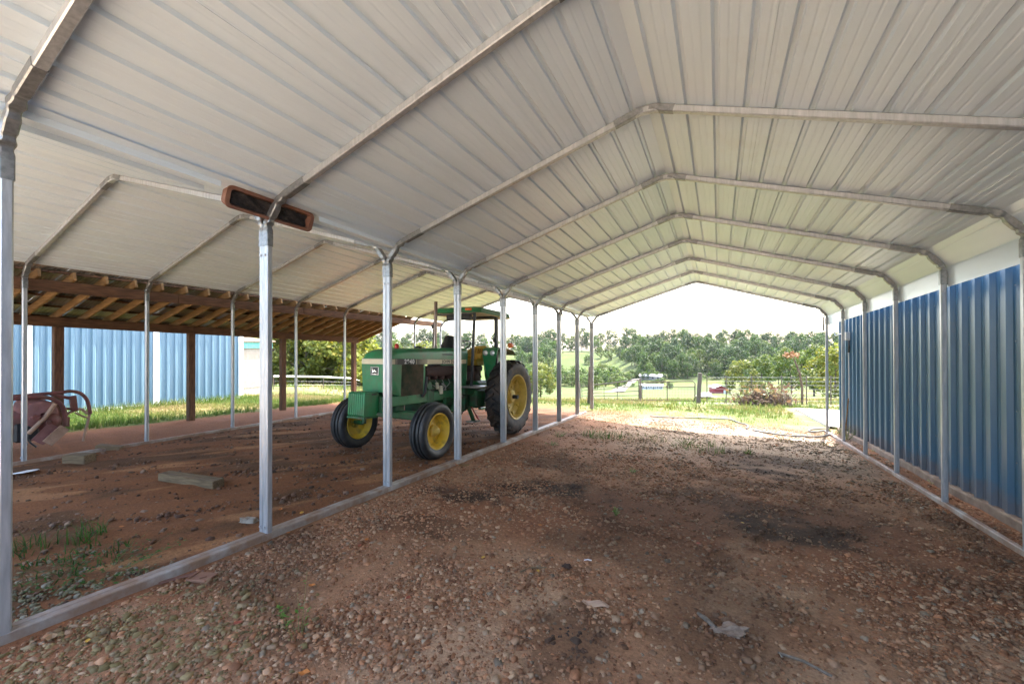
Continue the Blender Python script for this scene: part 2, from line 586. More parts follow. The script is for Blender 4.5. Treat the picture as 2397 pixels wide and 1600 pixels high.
def bend_path(pts, rad, n=6):
    """polyline (x,z) with rounded corners; returns (x, z, in_bend 0..1, turn sign)"""
    out = [(pts[0][0], pts[0][1], 0, 0)]
    for i in range(1, len(pts)-1):
        a, b, c = (np.array(p, float) for p in pts[i-1:i+2])
        d0 = (b-a)/np.linalg.norm(b-a); d1 = (c-b)/np.linalg.norm(c-b)
        L = min(rad[i-1], np.linalg.norm(b-a)*.49, np.linalg.norm(c-b)*.49)
        s = np.sign(d0[0]*d1[1]-d0[1]*d1[0])
        for k in range(n+1):
            w = k/n
            p = (1-w)**2*(b-d0*L)+2*w*(1-w)*b+w*w*(b+d1*L)
            out.append((p[0], p[1], math.sin(math.pi*w), s))
    out.append((pts[-1][0], pts[-1][1], 0, 0))
    return out


def square_sweep(mb, path, a, crimp=0.0, ch=.007, mi=0, waves=2.0):
    """square tube following a path in the XZ plane; crimped on the inside of its bends"""
    n = len(path); rings = []
    for i, (x, z, w, s) in enumerate(path):
        p0 = path[max(i-1, 0)]; p1 = path[min(i+1, n-1)]
        tx, tz = p1[0]-p0[0], p1[1]-p0[1]
        L = math.hypot(tx, tz) or 1
        nx, nz = -tz/L, tx/L                     # left of travel
        ao = ai = a; b = a
        if w > 0 and crimp > 0:
            k = crimp*min(1, w*1.4)*(.55+.45*math.cos(i*waves))
            b = a*(1+.30*w*math.sin(i*.85+.6)*crimp)
            if s > 0: ao = a*(1-k)
            else: ai = a*(1-k)
        ring = []
        for (sx, sy) in ((1, -1), (1, 1), (-1, 1), (-1, -1)):
            hn = ao if sx > 0 else -ai
            hb = b*sy
            c = ch
            if sx*sy > 0: e = ((hn, hb-sy*c), (hn-sx*c, hb))
            else: e = ((hn-sx*c, hb), (hn, hb-sy*c))
            if sx < 0 and sy > 0: e = ((hn+c, hb), (hn, hb-c))
            if sx > 0 and sy > 0: e = ((hn, hb-c), (hn-c, hb))
            if sx < 0 and sy < 0: e = ((hn, hb+c), (hn+c, hb))
            if sx > 0 and sy < 0: e = ((hn-c, hb), (hn, hb+c))
            for (u, v) in e: ring.append((x+nx*u, v, z+nz*u))
        rings.append(ring)
    m = len(rings[0])
    vs = [p for r in rings for p in r]; fs = []
    for i in range(n-1):
        for k in range(m):
            j = (k+1) % m
            fs.append((i*m+k, i*m+j, (i+1)*m+j, (i+1)*m+k))
    fs.append(tuple(range(m-1, -1, -1))); fs.append(tuple((n-1)*m+k for k in range(m)))
    mb.add(vs, fs, mi)


def hex_bolt(mb, c, axis, r=.011, h=.008):
    mb.lathe([(0.0001, h), (r*.9, h), (r, h*.7), (r, 0), (r*1.7, 0), (r*1.7, -.002)] if axis in ('X', 'Y') and h > 0 else [(0.0001, h), (r*.9, h), (r, h*.7), (r, 0), (r*1.7, 0), (r*1.7, .002)], c, axis, 8)


def make_carport(root, left, right, apex, lb, rb, frames, rows, thick_x):
    """left/right: post x; lb/rb: (lower bend z, upper bend x, upper bend z)"""
    ax, az = apex
    full = [(left, lb[0]-.02), (left, lb[0]), (lb[1], lb[2]), (ax, az), (rb[1], rb[2]), (right, rb[0]), (right, rb[0]-.02)]
    # rafter tube between the connectors (shared mesh)
    def along(p, q, d):
        p = np.array(p, float); q = np.array(q, float); v = (q-p)/np.linalg.norm(q-p); return tuple(p+v*d)
    raf = MB()
    L0 = along((lb[1], lb[2]), (ax, az), .10); R0 = along((rb[1], rb[2]), (ax, az), .10)
    square_sweep(raf, [(*L0, 0, 0)]+[(p[0], p[1], 0, 0) for p in bend_path([L0, (ax, az), R0], [.16], 6)[1:-1]]+[(*R0, 0, 0)], T)
    raf_me = raf.mesh('frame', M['galv'])
    ridge = MB()
    square_sweep(ridge, bend_path([along((ax, az), L0, .30), (ax, az), along((ax, az), R0, .24)], [.17], 8), T+.0035, crimp=.55, waves=.8)
    ridge_me = ridge.mesh('ridge_connector', M['galv_dark'])
    el = []
    for (px, b) in ((left, lb), (right, rb)):
        e = MB()
        end = along((b[1], b[2]), (ax, az), .36)
        square_sweep(e, bend_path([(px, 2.55), (px, b[0]), (b[1], b[2]), end], [.085, .11], 14), T+.0035, crimp=.62, waves=.9)
        el.append(e.mesh('elbow_connector', M['galv_dark']))
    bolt = MB(); hex_bolt(bolt, (0, 0, 0), 'Y', .011, -.008)
    bolt_me = bolt.mesh('bolt', M['galv'])
    for i in frames:
        y = (i-2)*PITCH_Y
        f = link('frame', raf_me, root, loc=(0, y, SL*y))
        link('ridge_connector', ridge_me, f)
        for k, px in enumerate((left, right)):
            link('elbow_connector', el[k], f)
            zb = row_z(rows[k], y)-SL*y
            p = MB()
            lean = (0.0, 0.0)
            square_sweep(p, [(px, zb-.004, 0, 0), (px, 2.62, 0, 0)], T-.0009, ch=.009)
            po = p.build('post', M['galv'], f)
            if i <= 5:
                link('bolt', bolt_me, f, loc=(px, -T-.002, 2.47))
                link('bolt', bolt_me, f, loc=(px, -T-.002, zb+.05))
    return full


def roof_sheets(root, path, y0, y1, n_panels, seed, rib=.2286, cov=.9144, name='roof_panel', eave_s=None):
    """ribbed sheets laid along the building over a cross-section path [(x,z)...] that starts at the ridge"""
    P = [np.array(p, float) for p in path]
    seg = [np.linalg.norm(P[i+1]-P[i]) for i in range(len(P)-1)]
    cum = np.concatenate([[0], np.cumsum(seg)])
    slope_end = cum[eave_s] if eave_s else cum[-1]
    rng = np.random.default_rng(seed)

    def at(s, h):
        i = min(np.searchsorted(cum, s, 'right')-1, len(seg)-1); i = max(i, 0)
        d = (P[i+1]-P[i])/seg[i]
        nrm = np.array([-d[1], d[0]])
        if nrm[1] < 0 and i == 0: nrm = -nrm
        d0 = (P[1]-P[0])/seg[0]; n0 = np.array([-d0[1], d0[0]])
        if n0[1] < 0: nrm = np.array([d[1], -d[0]])
        return P[i]+d*(s-cum[i])+nrm*h
    prof = []
    k = 0; s = .03
    marks = {0.0: 0.0, float(cum[-1]): 0.0}
    c = rib*.55
    while c < cum[-1]-.03:
        if c < slope_end-.03:
            for ds, h in ((-.026, 0), (-.013, .026), (.013, .026), (.026, 0)): marks[c+ds] = h
            for m in (.085, .145):
                if c+m+.014 < slope_end-.02:
                    for ds, h in ((-.011, 0), (-.004, .0020), (.004, .0020), (.011, 0)): marks[c+m+ds] = h
        else:
            for ds, h in ((-.013, 0), (0, .0035), (.013, 0)): marks[c+ds] = h
        c += rib
    for v in cum[1:-1]: marks[float(v)] = 0.0
    ss = sorted(marks)
    bounds = [0]+[min(cov*(j+1), cum[-1]) for j in range(n_panels)]
    bounds[-1] = cum[-1]
    ystat = np.linspace(y0, y1, 24)
    for j in range(n_panels):
        a, b = bounds[j], bounds[j+1]
        if b-a < .02: continue
        pts = [(q, marks[q]) for q in ss if a+.012 < q < b-.001]
        pts = [(a, 0.0), (a+.0006, -.005 if j else 0.0), (a+.009, -.005 if j else 0.0), (a+.0098, 0.0)]+pts+[(b, 0.0)]
        mb = MB(); grid = []
        for r, y in enumerate(ystat):
            row = []
            for q, h in pts:
                wob = .0016*math.sin(y*2.3+q*5+seed)+.0012*math.sin(y*4.1-q*3)
                p = at(min(q, cum[-1]), h+wob)
                row.append((p[0], y, p[1]+SL*y))
            grid.append(row)
        mb.sheet(grid)
        # give the sheet its thickness
        n0 = len(mb.v)
        top = [(p[0], p[1], p[2]+.0012) for p in mb.v]
        C_ = len(pts); R_ = len(ystat)
        base_f = list(mb.f)
        mb.add(top, [tuple(reversed(f)) for f in base_f])
        rim = [(i, i+C_) for i in range(0, (R_-1)*C_, C_)]+[(i+C_-1, i+2*C_-1) for i in range(0, (R_-1)*C_, C_)]+[(i, i+1) for i in range(C_-1)]+[((R_-1)*C_+i, (R_-1)*C_+i+1) for i in range(C_-1)]
        for (p, q) in rim: mb.f.append((p, q, q+n0, p+n0)); mb.m.append(0)
        me = bpy.data.meshes.new(name); me.from_pydata(mb.v, [], mb.f); me.materials.append(M['sheet']); me.update()
        link(name, me, root)


FR = list(range(1, 10))
main_cp = empty('carport', (0, 0, 0), label='long open metal carport with a white ribbed gable roof over the bare gravel floor', cat='carport')
make_carport(main_cp, T, 6.11, (3.07, 3.845), (2.755, .19, 2.945), (2.765, 5.95, 2.965), FR, ('m', 'r'), 1)
side_cp = empty('carport', (0, 0, 0), label='open metal carport with the green tractor parked under its roof', cat='carport')
make_carport(side_cp, -5.93, -T, (-2.97, 3.73), (2.735, -5.765, 2.925), (2.755, -.19, 2.955), FR, ('l', 'm'), 1)
Y0, Y1 = -2.05, 10.86
u = T+.003
roof_sheets(main_cp, [(3.07, 3.845+u*1.05), (.185, 2.945+u), (.13, 2.960)], Y0, Y1, 4, 1, eave_s=1)
roof_sheets(main_cp, [(3.07, 3.845+u*1.05), (5.955, 2.965+u), (6.148, 2.772), (6.150, 2.52)], Y0, Y1, 4, 2, eave_s=1)
roof_sheets(side_cp, [(-2.97, 3.73+u*1.05), (-.185, 2.955+u), (-.13, 2.972)], Y0, Y1, 4, 3, eave_s=1)
roof_sheets(side_cp, [(-2.97, 3.73+u*1.05), (-5.77, 2.925+u), (-5.83, 2.938)], Y0, Y1, 4, 4, eave_s=1)
for rt_, (x0, z0, sl0, sl1) in ((main_cp, (3.07, 3.845+u*1.05+.006, (.2, 2.945), (5.95, 2.965))), (side_cp, (-2.97, 3.73+u*1.05+.006, (-5.77, 2.925), (-.19, 2.955)))):
    cap = MB(); g = []
    kl = (z0-sl0[1]-u)/(x0-sl0[0]); kr = (z0-sl1[1]-u)/(sl1[0]-x0)
    for y in (Y0, Y1):
        g.append([(x0-.17, y, z0-.17*kl+.022+SL*y), (x0, y, z0+.022+SL*y), (x0+.17, y, z0-.17*kr+.022+SL*y)])
    cap.sheet(g); cap.build('ridge_cap', M['sheet'], rt_)
fl = MB(); g = []
for y in (Y0, Y1): g.append([(x, y, z+SL*y) for x, z in ((-.20, 2.972), (-.10, 2.952), (0, 2.946), (.10, 2.948), (.20, 2.964))])
fl.sheet(g).build('valley_flashing', M['sheet'], main_cp)
for (ex, ez, par) in ((.118, 2.955, main_cp), (-.118, 2.965, side_cp)):  # strips added for a clear shaded line along each valley eave
    for (ya, yb) in ((Y0, -.44), (.46, Y1)):
        mb = MB(); mb.box((ex, (ya+yb)/2, ez-.022), (.004, yb-ya, .052)); mb.xf(lambda p: (p[0], p[1], p[2]+SL*p[1])); mb.build('eave_line_strip', M['sheet'], par)


def rail(parent, x, row, y0, y1, n=2):
    ys = np.linspace(y0, y1, n+1)
    for a, b in zip(ys[:-1], ys[1:]):
        mb = MB(); mb.bar((x, a+.002, row_z(row, a)-.034), (x, b-.002, row_z(row, b)-.034), 2*T, .068, bev=.006)
        mb.build('base_rail', M['rail_mat'], parent)


rail(main_cp, T+.001, 'm', Y0+.35, 9.9, 3)
rail(side_cp, -T-.001, 'm', Y0+.35, 9.6, 2)
rail(main_cp, 6.11, 'r', Y0+.35, 10.9, 3)
rail(side_cp, -5.93, 'l', Y0+.35, 10.8, 3)
# end tube and dangling wires seen at the far end of the main carport
mb = MB(); mb.box((6.045, 10.69, 2.56+SL*10.7), (.04, .02, .36), bev=.004); mb.build('hanging_strap', M['galv_dark'], main_cp)

# ------------------------------------------------------------------ ribbed wall sheets
def wall_sheet(mb, x, y0, y1, z0f, z1f, facing, rib=.305, depth=.032, cov=.914):
    """one vertical ribbed panel in the plane x=const between y0 and y1"""
    pr_ = [(y0, 0)]
    c = y0+rib*.5
    while c < y1-.04:
        pr_ += [(c-.055, 0), (c-.026, depth), (c+.026, depth), (c+.055, 0)]
        for m in (rib*.36, rib*.64):
            if c+m < y1-.03: pr_ += [(c+m-.018, 0), (c+m-.008, .004), (c+m+.008, .004), (c+m+.018, 0)]
        c += rib
    pr_.append((y1, 0))
    pr_ = sorted(pr_)
    zz = np.linspace(0, 1, 5)
    grid = [[(x+facing*h, y, z0f(y)*(1-w)+z1f(y)*w) for (y, h) in pr_] for w in zz]
    mb.sheet(grid)


# blue building on the right
bR = empty('blue_building', (6.5, 4, gz(6.5, 4)), label='deep blue ribbed metal building on a concrete kerb beside the bare carport', cat='building')


def local(o, mb): return mb.xf(lambda p: (p[0]-o.location[0], p[1]-o.location[1], p[2]-o.location[2]))


y = -6.0; ycol = []
while y < 11.28: ycol.append(y); y += .9144
ycol.append(11.28)
for a, b in zip(ycol[:-1], ycol[1:]):
    if b-a < .05: continue
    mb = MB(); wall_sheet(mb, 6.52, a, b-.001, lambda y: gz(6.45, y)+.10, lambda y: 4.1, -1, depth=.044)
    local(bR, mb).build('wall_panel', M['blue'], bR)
mb = MB(); mb.box((6.535+.06, 11.30, 1.65), (.12, .10, 4.95), bev=.006); local(bR, mb).build('corner_trim', M['white'], bR)
kerb = MB(); g = []
ky = np.linspace(-6, 11.25, 40)
for yy in ky:
    zb = gz(6.45, yy); w = .012*math.sin(yy*3.1)
    g.append([(6.43+w, yy, zb-.06), (6.435+w, yy, zb+.085), (6.45, yy, zb+.105), (6.56, yy, zb+.105)])
kerb.sheet(g); local(bR, kerb).build('kerb', simple('earth_stained_concrete', (.15, .095, .062), (.25, .18, .13), 5, .9, bmp=(50, .3, .01)), bR)
mb = MB(); mb.box((10.6, 2.6, 1.6), (8.05, 17.2, 5.0)); local(bR, mb).build('building_core', M['blue'], bR)
mb = MB(); mb.prism([(6.35, 4.12), (10.6, 5.4), (14.85, 4.12), (14.85, 4.2), (10.6, 5.5), (6.35, 4.2)], 'Y', -6.3, 11.5); local(bR, mb).build('roof', M['white'], bR)
scr = MB(); scr.lathe([(.0001, .006), (.008, .006), (.008, 0)], (0, 0, 0), 'X', 6)
scr.xf(lambda p: (-p[0], p[1], p[2])); scr_me = scr.mesh('screw', M['galv_dark'])
for yy in np.arange(2.2, 11, .914):
    for zz in (.45, 1.0, 1.75, 2.35):
        link('screw', scr_me, bR, loc=(6.484-6.5, yy-.155-4+.152, zz-.04*yy+.1-bR.location[2]))

# blue building on the left, seen through the timber shelter
bL = empty('blue_building', (-12.8, 4, gz(-12.8, 4)), label='pale blue ribbed metal building with white trim strips beyond the timber shelter', cat='building')
ycol = [-6.0]
while ycol[-1] < 7.1: ycol.append(ycol[-1]+.9144)
ycol[-1] = 7.12
for a, b in zip(ycol[:-1], ycol[1:]):
    if b-a < .05: continue
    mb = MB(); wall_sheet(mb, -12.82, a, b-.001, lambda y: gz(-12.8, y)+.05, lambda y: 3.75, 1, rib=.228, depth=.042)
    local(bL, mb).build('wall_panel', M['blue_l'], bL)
for (a, b) in ((1.62, 1.80), (4.44, 4.60), (7.11, 7.27)):
    mb = MB(); mb.box((-12.775, (a+b)/2, 1.78), (.05, b-a, 4.1), bev=.004); local(bL, mb).build('trim_strip', M['white'], bL)
mb = MB(); mb.box((-12.79, .6, gz(-12.8, .6)+.0), (.05, 13.2, .14)); mb.xf(lambda p: (p[0], p[1], p[2]-.03*(p[1]-.6))); local(bL, mb).build('base_trim', M['white'], bL)
mb = MB(); mb.box((-16.9, .58, 1.6), (8.04, 13.1, 4.3)); local(bL, mb).build('building_core', M['blue_l'], bL)
mb = MB(); mb.prism([(-12.45, 3.74), (-16.9, 5.0), (-21.3, 3.74), (-21.3, 3.8), (-16.9, 5.09), (-12.45, 3.84)], 'Y', -6.3, 7.45); local(bL, mb).build('roof', M['white'], bL)

# ------------------------------------------------------------------ timber lean-to shelter
lt = empty('timber_shelter', (-8.2, 4.5, gz(-8.2, 4.5)), label='brown timber lean-to shelter with open rafters beside the carport', cat='shelter')


def lz_hi(y): return 2.735-.019*y        # top of the upper header
def lz_lo(y): return 2.265-.039*y        # top of the lower header


for yy in (-3.9, -1.45, 1.0, 3.33, 5.77, 8.5):
    zb = gz(-8.2, yy)-.05
    mb = MB(); mb.box((-8.2, yy, (zb+lz_lo(yy)-.01)/2), (.14, .14, lz_lo(yy)-.01-zb), bev=.008); local(lt, mb).build('post', M['wood_v'], lt)
for (x, fn, h, segs, nm) in ((-8.105, lz_lo, .19, [(-4.2, -.2), (-.2, 3.33), (3.33, 6.1), (6.1, 8.6)], 'lower_header'), (-6.1, lz_hi, .185, [(-4.2, -.4), (-.4, 2.1), (2.1, 4.9), (4.9, 7.9), (7.9, 10.95)], 'upper_header')):
    for k, (a, b) in enumerate(segs):
        d = .003*(k % 2)
        mb = MB(); mb.bar((x+d, a+.003, fn(a)-h/2), (x+d, b-.003, fn(b)-h/2), .042, h, bev=.004); local(lt, mb).build(nm, M['wood'], lt)
raf_y = list(np.arange(-3.9, 9.2, .4064))
for k, yy in enumerate(raf_y):
    mb = MB()
    zh = lz_hi(yy); zl = lz_lo(yy)
    sl = (zh-zl)/(8.105-6.1)
    p0 = (-5.985, yy, zh+sl*.115+.072); p1 = (-8.72, yy, zl-sl*.615+.072)
    mb.bar(p0, p1, .04, .14, bev=.003); local(lt, mb).build('rafter', M['wood_y'], lt)
pur_x = [-6.15, -6.75, -7.35, -7.95, -8.6]
for x in pur_x:
    for (a, b) in ((-4.1, .3), (.3, 4.6), (4.6, 9.25)):
        def zr(y): return lz_hi(y)+(x+6.1)*((lz_hi(y)-lz_lo(y))/2.005)+.145+.02
        mb = MB(); mb.bar((x, a+.003, zr(a)), (x, b-.003, zr(b)), .088, .038, bev=.003); local(lt, mb).build('purlin', M['wood'], lt)
M['tin'] = simple('weathered_tin_roof', (.20, .17, .14), (.30, .26, .22), 3, .6, .15, dirt=((.25, .15, .09), 2, .5, .75, .7))
yy = -4.1; k = 0
while yy < 9.1:
    b = min(yy+.66, 9.3)
    gap = .003
    x0, x1 = (-5.80 if k % 2 else -5.81), -8.85
    mb = MB(); pts = []
    nseg = 12
    for w in np.linspace(0, 1, 8):
        x = x0+(x1-x0)*w; row = []
        for j in range(nseg*2+1):
            y_ = yy+(b-gap-yy)*j/(nseg*2)
            z = lz_hi(y_)+(x+6.1)*((lz_hi(y_)-lz_lo(y_))/2.005)+.145+.052+(.012 if j % 2 else 0)
            row.append((x, y_, z))
        pts.append(row)
    mb.sheet(pts); local(lt, mb).build('roof_panel', M['tin'], lt)
    yy = b; k += 1

# small shed with beige siding beyond the left building
sh = empty('siding_shed', (-15.3, 9.35, gz(-15.3, 9.35)), label='small beige clapboard shed with a teal fascia behind the pale blue building', cat='shed')
M['siding'] = simple('beige_siding', (.36, .29, .22), (.42, .345, .27), 5, .6)
M['teal'] = simple('teal_fascia', (.10, .36, .30), (.22, .50, .42), 12, .6, lo=.4, hi=.6)
sh.scale = (1, .55, 1)
mb = MB(); mb.box((-1.9, -.15, .08), (3.8, 2.6, .5)); mb.build('foundation', M['concrete'], sh)
nb = 19
for k in range(nb):
    z = .33+k*.092
    b1 = MB(); b1.prism([(.0, z), (.022, z), (.004, z+.094), (0, z+.094)], 'Y', -1.45, 1.15); b1.build('siding_board', M['siding'], sh)
    b2 = MB(); b2.prism([(-1.45, z), (-1.472, z), (-1.454, z+.094), (-1.45, z+.094)], 'X', -3.8, -.001); b2.build('siding_board', M['siding'], sh)
mb = MB(); mb.box((-1.9, -.15, 1.2), (3.78, 2.55, 1.75)); mb.build('shed_core', M['siding'], sh)
mb = MB(); mb.box((.06, -.15, 2.23), (.05, 2.9, .28), bev=.004); mb.box((-1.9, -1.58, 2.23), (3.86, .05, .28), bev=.004); mb.build('fascia', M['teal'], sh)
mb = MB(); mb.prism([(.14, 2.37), (-1.9, 2.55), (-3.95, 2.37), (-3.95, 2.42), (-1.9, 2.61), (.14, 2.43)], 'Y', -1.75, 1.5); mb.build('roof', simple('shingle_roof', (.20, .12, .08), (.35, .25, .18), 12, .9), sh)

# ------------------------------------------------------------------ tractor
M['jd'] = simple('faded_green_paint', (.012, .165, .050), (.030, .225, .088), 3.5, .38, 0, dirt=((.10, .075, .045), 4, .48, .74, .62), rvar=.12, spec=.5)
M['jd_d'] = simple('grimy_green_castings', (.013, .10, .032), (.028, .16, .056), 6, .55, 0, dirt=((.05, .032, .02), 6, .42, .62, .85), rvar=.1)
M['jd_y'] = simple('yellow_wheel_paint', (.66, .42, .03), (.78, .53, .055), 5, .45, 0, dirt=((.20, .13, .06), 7, .52, .72, .7), rvar=.1)
M['jd_yp'] = simple('pale_yellow_wheel_paint', (.56, .40, .075), (.67, .50, .12), 5, .5, 0, dirt=((.22, .15, .07), 6, .52, .7, .7), rvar=.1)
M['seat'] = simple('mustard_seat_vinyl', (.52, .30, .03), (.60, .36, .05), 5, .5, 0, dirt=((.2, .13, .05), 7, .55, .75, .5))
M['rubber'] = simple('black_tyre_rubber', (.016, .016, .017), (.034, .033, .033), 8, .55, 0, dirt=((.10, .065, .04), 5, .55, .75, .45), bmp=(60, .12, .004), rvar=.1)
M['rubber_dirty'] = simple('muddy_tyre_rubber', (.017, .015, .014), (.040, .034, .030), 8, .7, 0, dirt=((.12, .07, .042), 4, .45, .65, .6), bmp=(60, .15, .004))
M['black'] = simple('black_metal', (.014, .014, .015), (.03, .03, .03), 8, .5)
M['blackp'] = simple('black_plastic', (.012, .012, .012), (.022, .022, .022), 8, .45)
M['maroon'] = simple('rusty_manifold', (.055, .028, .024), (.105, .050, .042), 9, .8, 0, dirt=((.03, .02, .018), 9, .45, .65, .7), bmp=(40, .3, .01))
M['cream'] = simple('cream_decal', (.62, .53, .34), (.72, .63, .43), 6, .5)
M['chrome'] = simple('dull_chrome', (.55, .54, .52), (.70, .69, .67), 6, .25, 1.0)
M['stack'] = simple('brown_tinted_chrome', (.26, .18, .14), (.42, .34, .29), 5, .28, .9, stretch=(5, 5, .6))
M['lens'] = simple('lamp_glass', (.55, .55, .54), (.68, .68, .66), 5, .12, .3)
M['red'] = simple('red_plastic', (.45, .02, .015), (.55, .03, .02), 9, .35)
M['orange'] = simple('orange_plastic', (.70, .12, .01), (.80, .17, .02), 9, .35)
M['grille'] = simple('dusty_grille_slats', (.035, .055, .025), (.09, .085, .05), 7, .8, dirt=((.22, .14, .085), 3.2, .42, .68, .9))
M['canopy_under'] = simple('cream_canopy_lining', (.55, .50, .34), (.64, .59, .42), 4, .6)
M['steel'] = simple('worn_steel', (.28, .27, .26), (.42, .41, .40), 9, .45, .7)

TX, TY = -1.36, 3.05
tr = empty('tractor', (TX, TY, gz(TX, TY)+.002), (math.atan(-.0376), 0, 0),
           label='old green farm tractor with yellow wheels and a sun canopy parked in the carport', cat='tractor')


def ring_pts(n): return [(math.cos(2*math.pi*k/n), math.sin(2*math.pi*k/n)) for k in range(n)]


def front_wheel(x, sgn):
    # rim is the part; tyre and hub hang below it
    w = MB()
    w.lathe([(.285, .105*sgn), (.292, .115*sgn), (.290, .125*sgn), (.268, .122*sgn), (.255, .09*sgn), (.235, .02*sgn), (.225, -.02*sgn), (.10, -.005*sgn), (.095, .02*sgn), (.0001, .02*sgn)], (0, 0, 0), 'X', 40)
    w.lathe([(.285, -.11*sgn), (.292, -.12*sgn), (.28, -.128*sgn), (.255, -.10*sgn), (.235, -.03*sgn), (.225, -.02*sgn)], (0, 0, 0), 'X', 40)
    wo = w.build('front_wheel', M['jd_y'], tr, smooth=math.radians(35), loc=(x, 0, .455))
    t = MB()
    prof = [(.285, .115*sgn), (.33, .138*sgn), (.38, .146*sgn), (.415, .138*sgn), (.437, .115*sgn), (.444, .098*sgn), (.444, .080*sgn), (.430, .074*sgn), (.430, .062*sgn), (.452, .056*sgn), (.453, .022*sgn), (.432, .016*sgn), (.432, .006*sgn), (.456, 0)]
    prof += [(r, -o) for r, o in reversed(prof[:-1])]
    t.lathe(prof, (0, 0, 0), 'X', 56)
    t.build('tyre', M['rubber'], wo, smooth=math.radians(35))
    h = MB()
    h.lathe([(.095, -.01*sgn), (.085, .05*sgn), (.06, .075*sgn), (.05, .11*sgn), (.02, .125*sgn), (.0001, .125*sgn)], (0, 0, 0), 'X', 20)
    for k in range(6):
        a = k*math.pi/3
        h.lathe([(.0001, .035*sgn), (.016, .035*sgn), (.016, .0)], (0, .07*math.cos(a)*1.05, .07*math.sin(a)*1.05), 'X', 6)
    h.build('hub', M['jd_yp'], wo)


front_wheel(.865, 1); front_wheel(-.865, -1)


def rear_wheel(x, sgn):
    w = MB()
    w.lathe([(.482, .175*sgn), (.49, .19*sgn), (.482, .20*sgn), (.455, .19*sgn), (.44, .12*sgn), (.425, .05*sgn), (.375, .03*sgn), (.33, -.02*sgn), (.20, -.045*sgn), (.16, -.02*sgn), (.15, .05*sgn), (.11, .085*sgn), (.0001, .085*sgn)], (0, 0, 0), 'X', 56)
    w.lathe([(.482, -.18*sgn), (.49, -.19*sgn), (.47, -.20*sgn), (.43, -.10*sgn), (.425, .05*sgn)], (0, 0, 0), 'X', 56)
    for k in range(8):
        a = k*math.pi/4+.2
        w.box((.035*sgn, .39*math.cos(a), .39*math.sin(a)), (.07, .10, .06), (a, 0, 0), bev=.01)
        w.lathe([(.0001, -.005*sgn), (.016, -.005*sgn), (.016, -.05*sgn)], (0, .25*math.cos(a), .25*math.sin(a)), 'X', 6)
    wo = w.build('rear_wheel', M['jd_yp'], tr, smooth=math.radians(35), loc=(x, 2.70, .80))
    t = MB()
    prof = [(.480, .18*sgn), (.56, .212*sgn), (.65, .222*sgn), (.70, .214*sgn), (.735, .19*sgn), (.752, .13*sgn), (.757, .0)]
    prof += [(r, -o) for r, o in reversed(prof[:-1])]
    t.lathe(prof, (0, 0, 0), 'X', 64)
    nl = 23
    for side in (-1, 1):
        for k in range(nl):
            a0 = 2*math.pi*(k+(.5 if side > 0 else 0))/nl
            # lug runs from the centre line out to the shoulder, swept back
            lo, hi = [], []
            for j, f in enumerate(np.linspace(0, 1, 5)):
                o = side*(-.012+f*.225)
                r_in = float(np.interp(abs(o), [0, .13, .19, .214, .222], [.75, .745, .728, .695, .655]))
                r_out = float(np.interp(abs(o), [0, .13, .19, .214, .222], [.803, .803, .790, .745, .69]))
                a = a0+f*.20
                hw = .026+.012*f
                for (rr, lst) in ((r_in, lo), (r_out, hi)):
                    hw2 = hw if rr == r_in else hw*.72
                    lst.append([(o, rr*math.cos(a+s_*hw2/.78), rr*math.sin(a+s_*hw2/.78)) for s_ in (-1, 1)])
            vs = []; fs = []
            for j in range(5): vs += lo[j]+hi[j]
            for j in range(4):
                b = j*4; c = b+4
                fs += [(b+2, b+3, c+3, c+2), (b, b+2, c+2, c), (b+1, c+1, c+3, b+3)]
            fs += [(0, 1, 3, 2), (16, 18, 19, 17)]
            t.add(vs, fs)
    t.build('tyre', M['rubber_dirty'], wo, smooth=math.radians(30))
    h = MB()
    h.lathe([(.045, -.1*sgn), (.045, .20*sgn), (.040, .205*sgn), (.0001, .205*sgn)], (0, 0, 0), 'X', 14)
    h.build('axle_end', M['black'], wo)


rear_wheel(.885, 1); rear_wheel(-.885, -1)

# hood
def hood_top(y): return float(np.interp(y, [-.43, -.415, -.38, -.31, -.2, .0, 1.0, 1.85], [1.615, 1.655, 1.70, 1.738, 1.762, 1.782, 1.815, 1.835]))


mb = MB(); g = []
for y in [-.43, -.415, -.38, -.31, -.2, .0, .5, 1.0, 1.4, 1.85]:
    zt = hood_top(y); k = float(np.interp(y, [-.43, -.3], [.97, 1]))
    h_ = [(.292*k, 1.600), (.292*k, zt-.095 if zt-.095 > 1.61 else 1.606), (.286*k, zt-.055 if zt-.055 > 1.615 else 1.61), (.262*k, zt-.022), (.20*k, zt-.004), (.10*k, zt), (0, zt+.003)]
    row = [(x, y, z) for x, z in h_]+[(-x, y, z) for x, z in reversed(h_[:-1])]
    g.append(row)
mb.sheet(g)
mb.add(g[0], [tuple(range(len(g[0])))]); mb.add(g[-1], [tuple(range(len(g[-1])))])
hood = mb.build('hood', M['jd'], tr, smooth=math.radians(40))
mb = MB(); mb.box((.285, 1.17, 1.695), (.03, .36, .028), bev=.012); mb.build('vent_scoop', M['blackp'], hood)
# stripe band that wraps the nose, with the side lettering
mb = MB()
for sx in (-1, 1): mb.box((sx*.2935, .705, 1.555), (.012, 2.25, .088))
mb.box((0, -.4285, 1.555), (.565, .012, .088), bev=.004)
stripe = mb.build('stripe', M['cream'], tr)
mb = MB()
for sx in (-1, 1):
    def seg(a, b): mb.box((sx*.3005, (a+b)/2, 1.555), (.002, b-a, .086))
    x = -.29
    for i in range(7):
        wdt = .014+.0035*i; seg(x, x+wdt); x += .0235
    seg(-.125, .235)
    x = .25
    for i in range(14):
        wdt = .016-.0009*i; seg(x, x+wdt); x += .0215
    mb.box((sx*.3005, .7, 1.600), (.002, 2.24, .006)); mb.box((sx*.3005, .7, 1.511), (.002, 2.24, .005))
mb.build('stripe_print', M['blackp'], stripe)


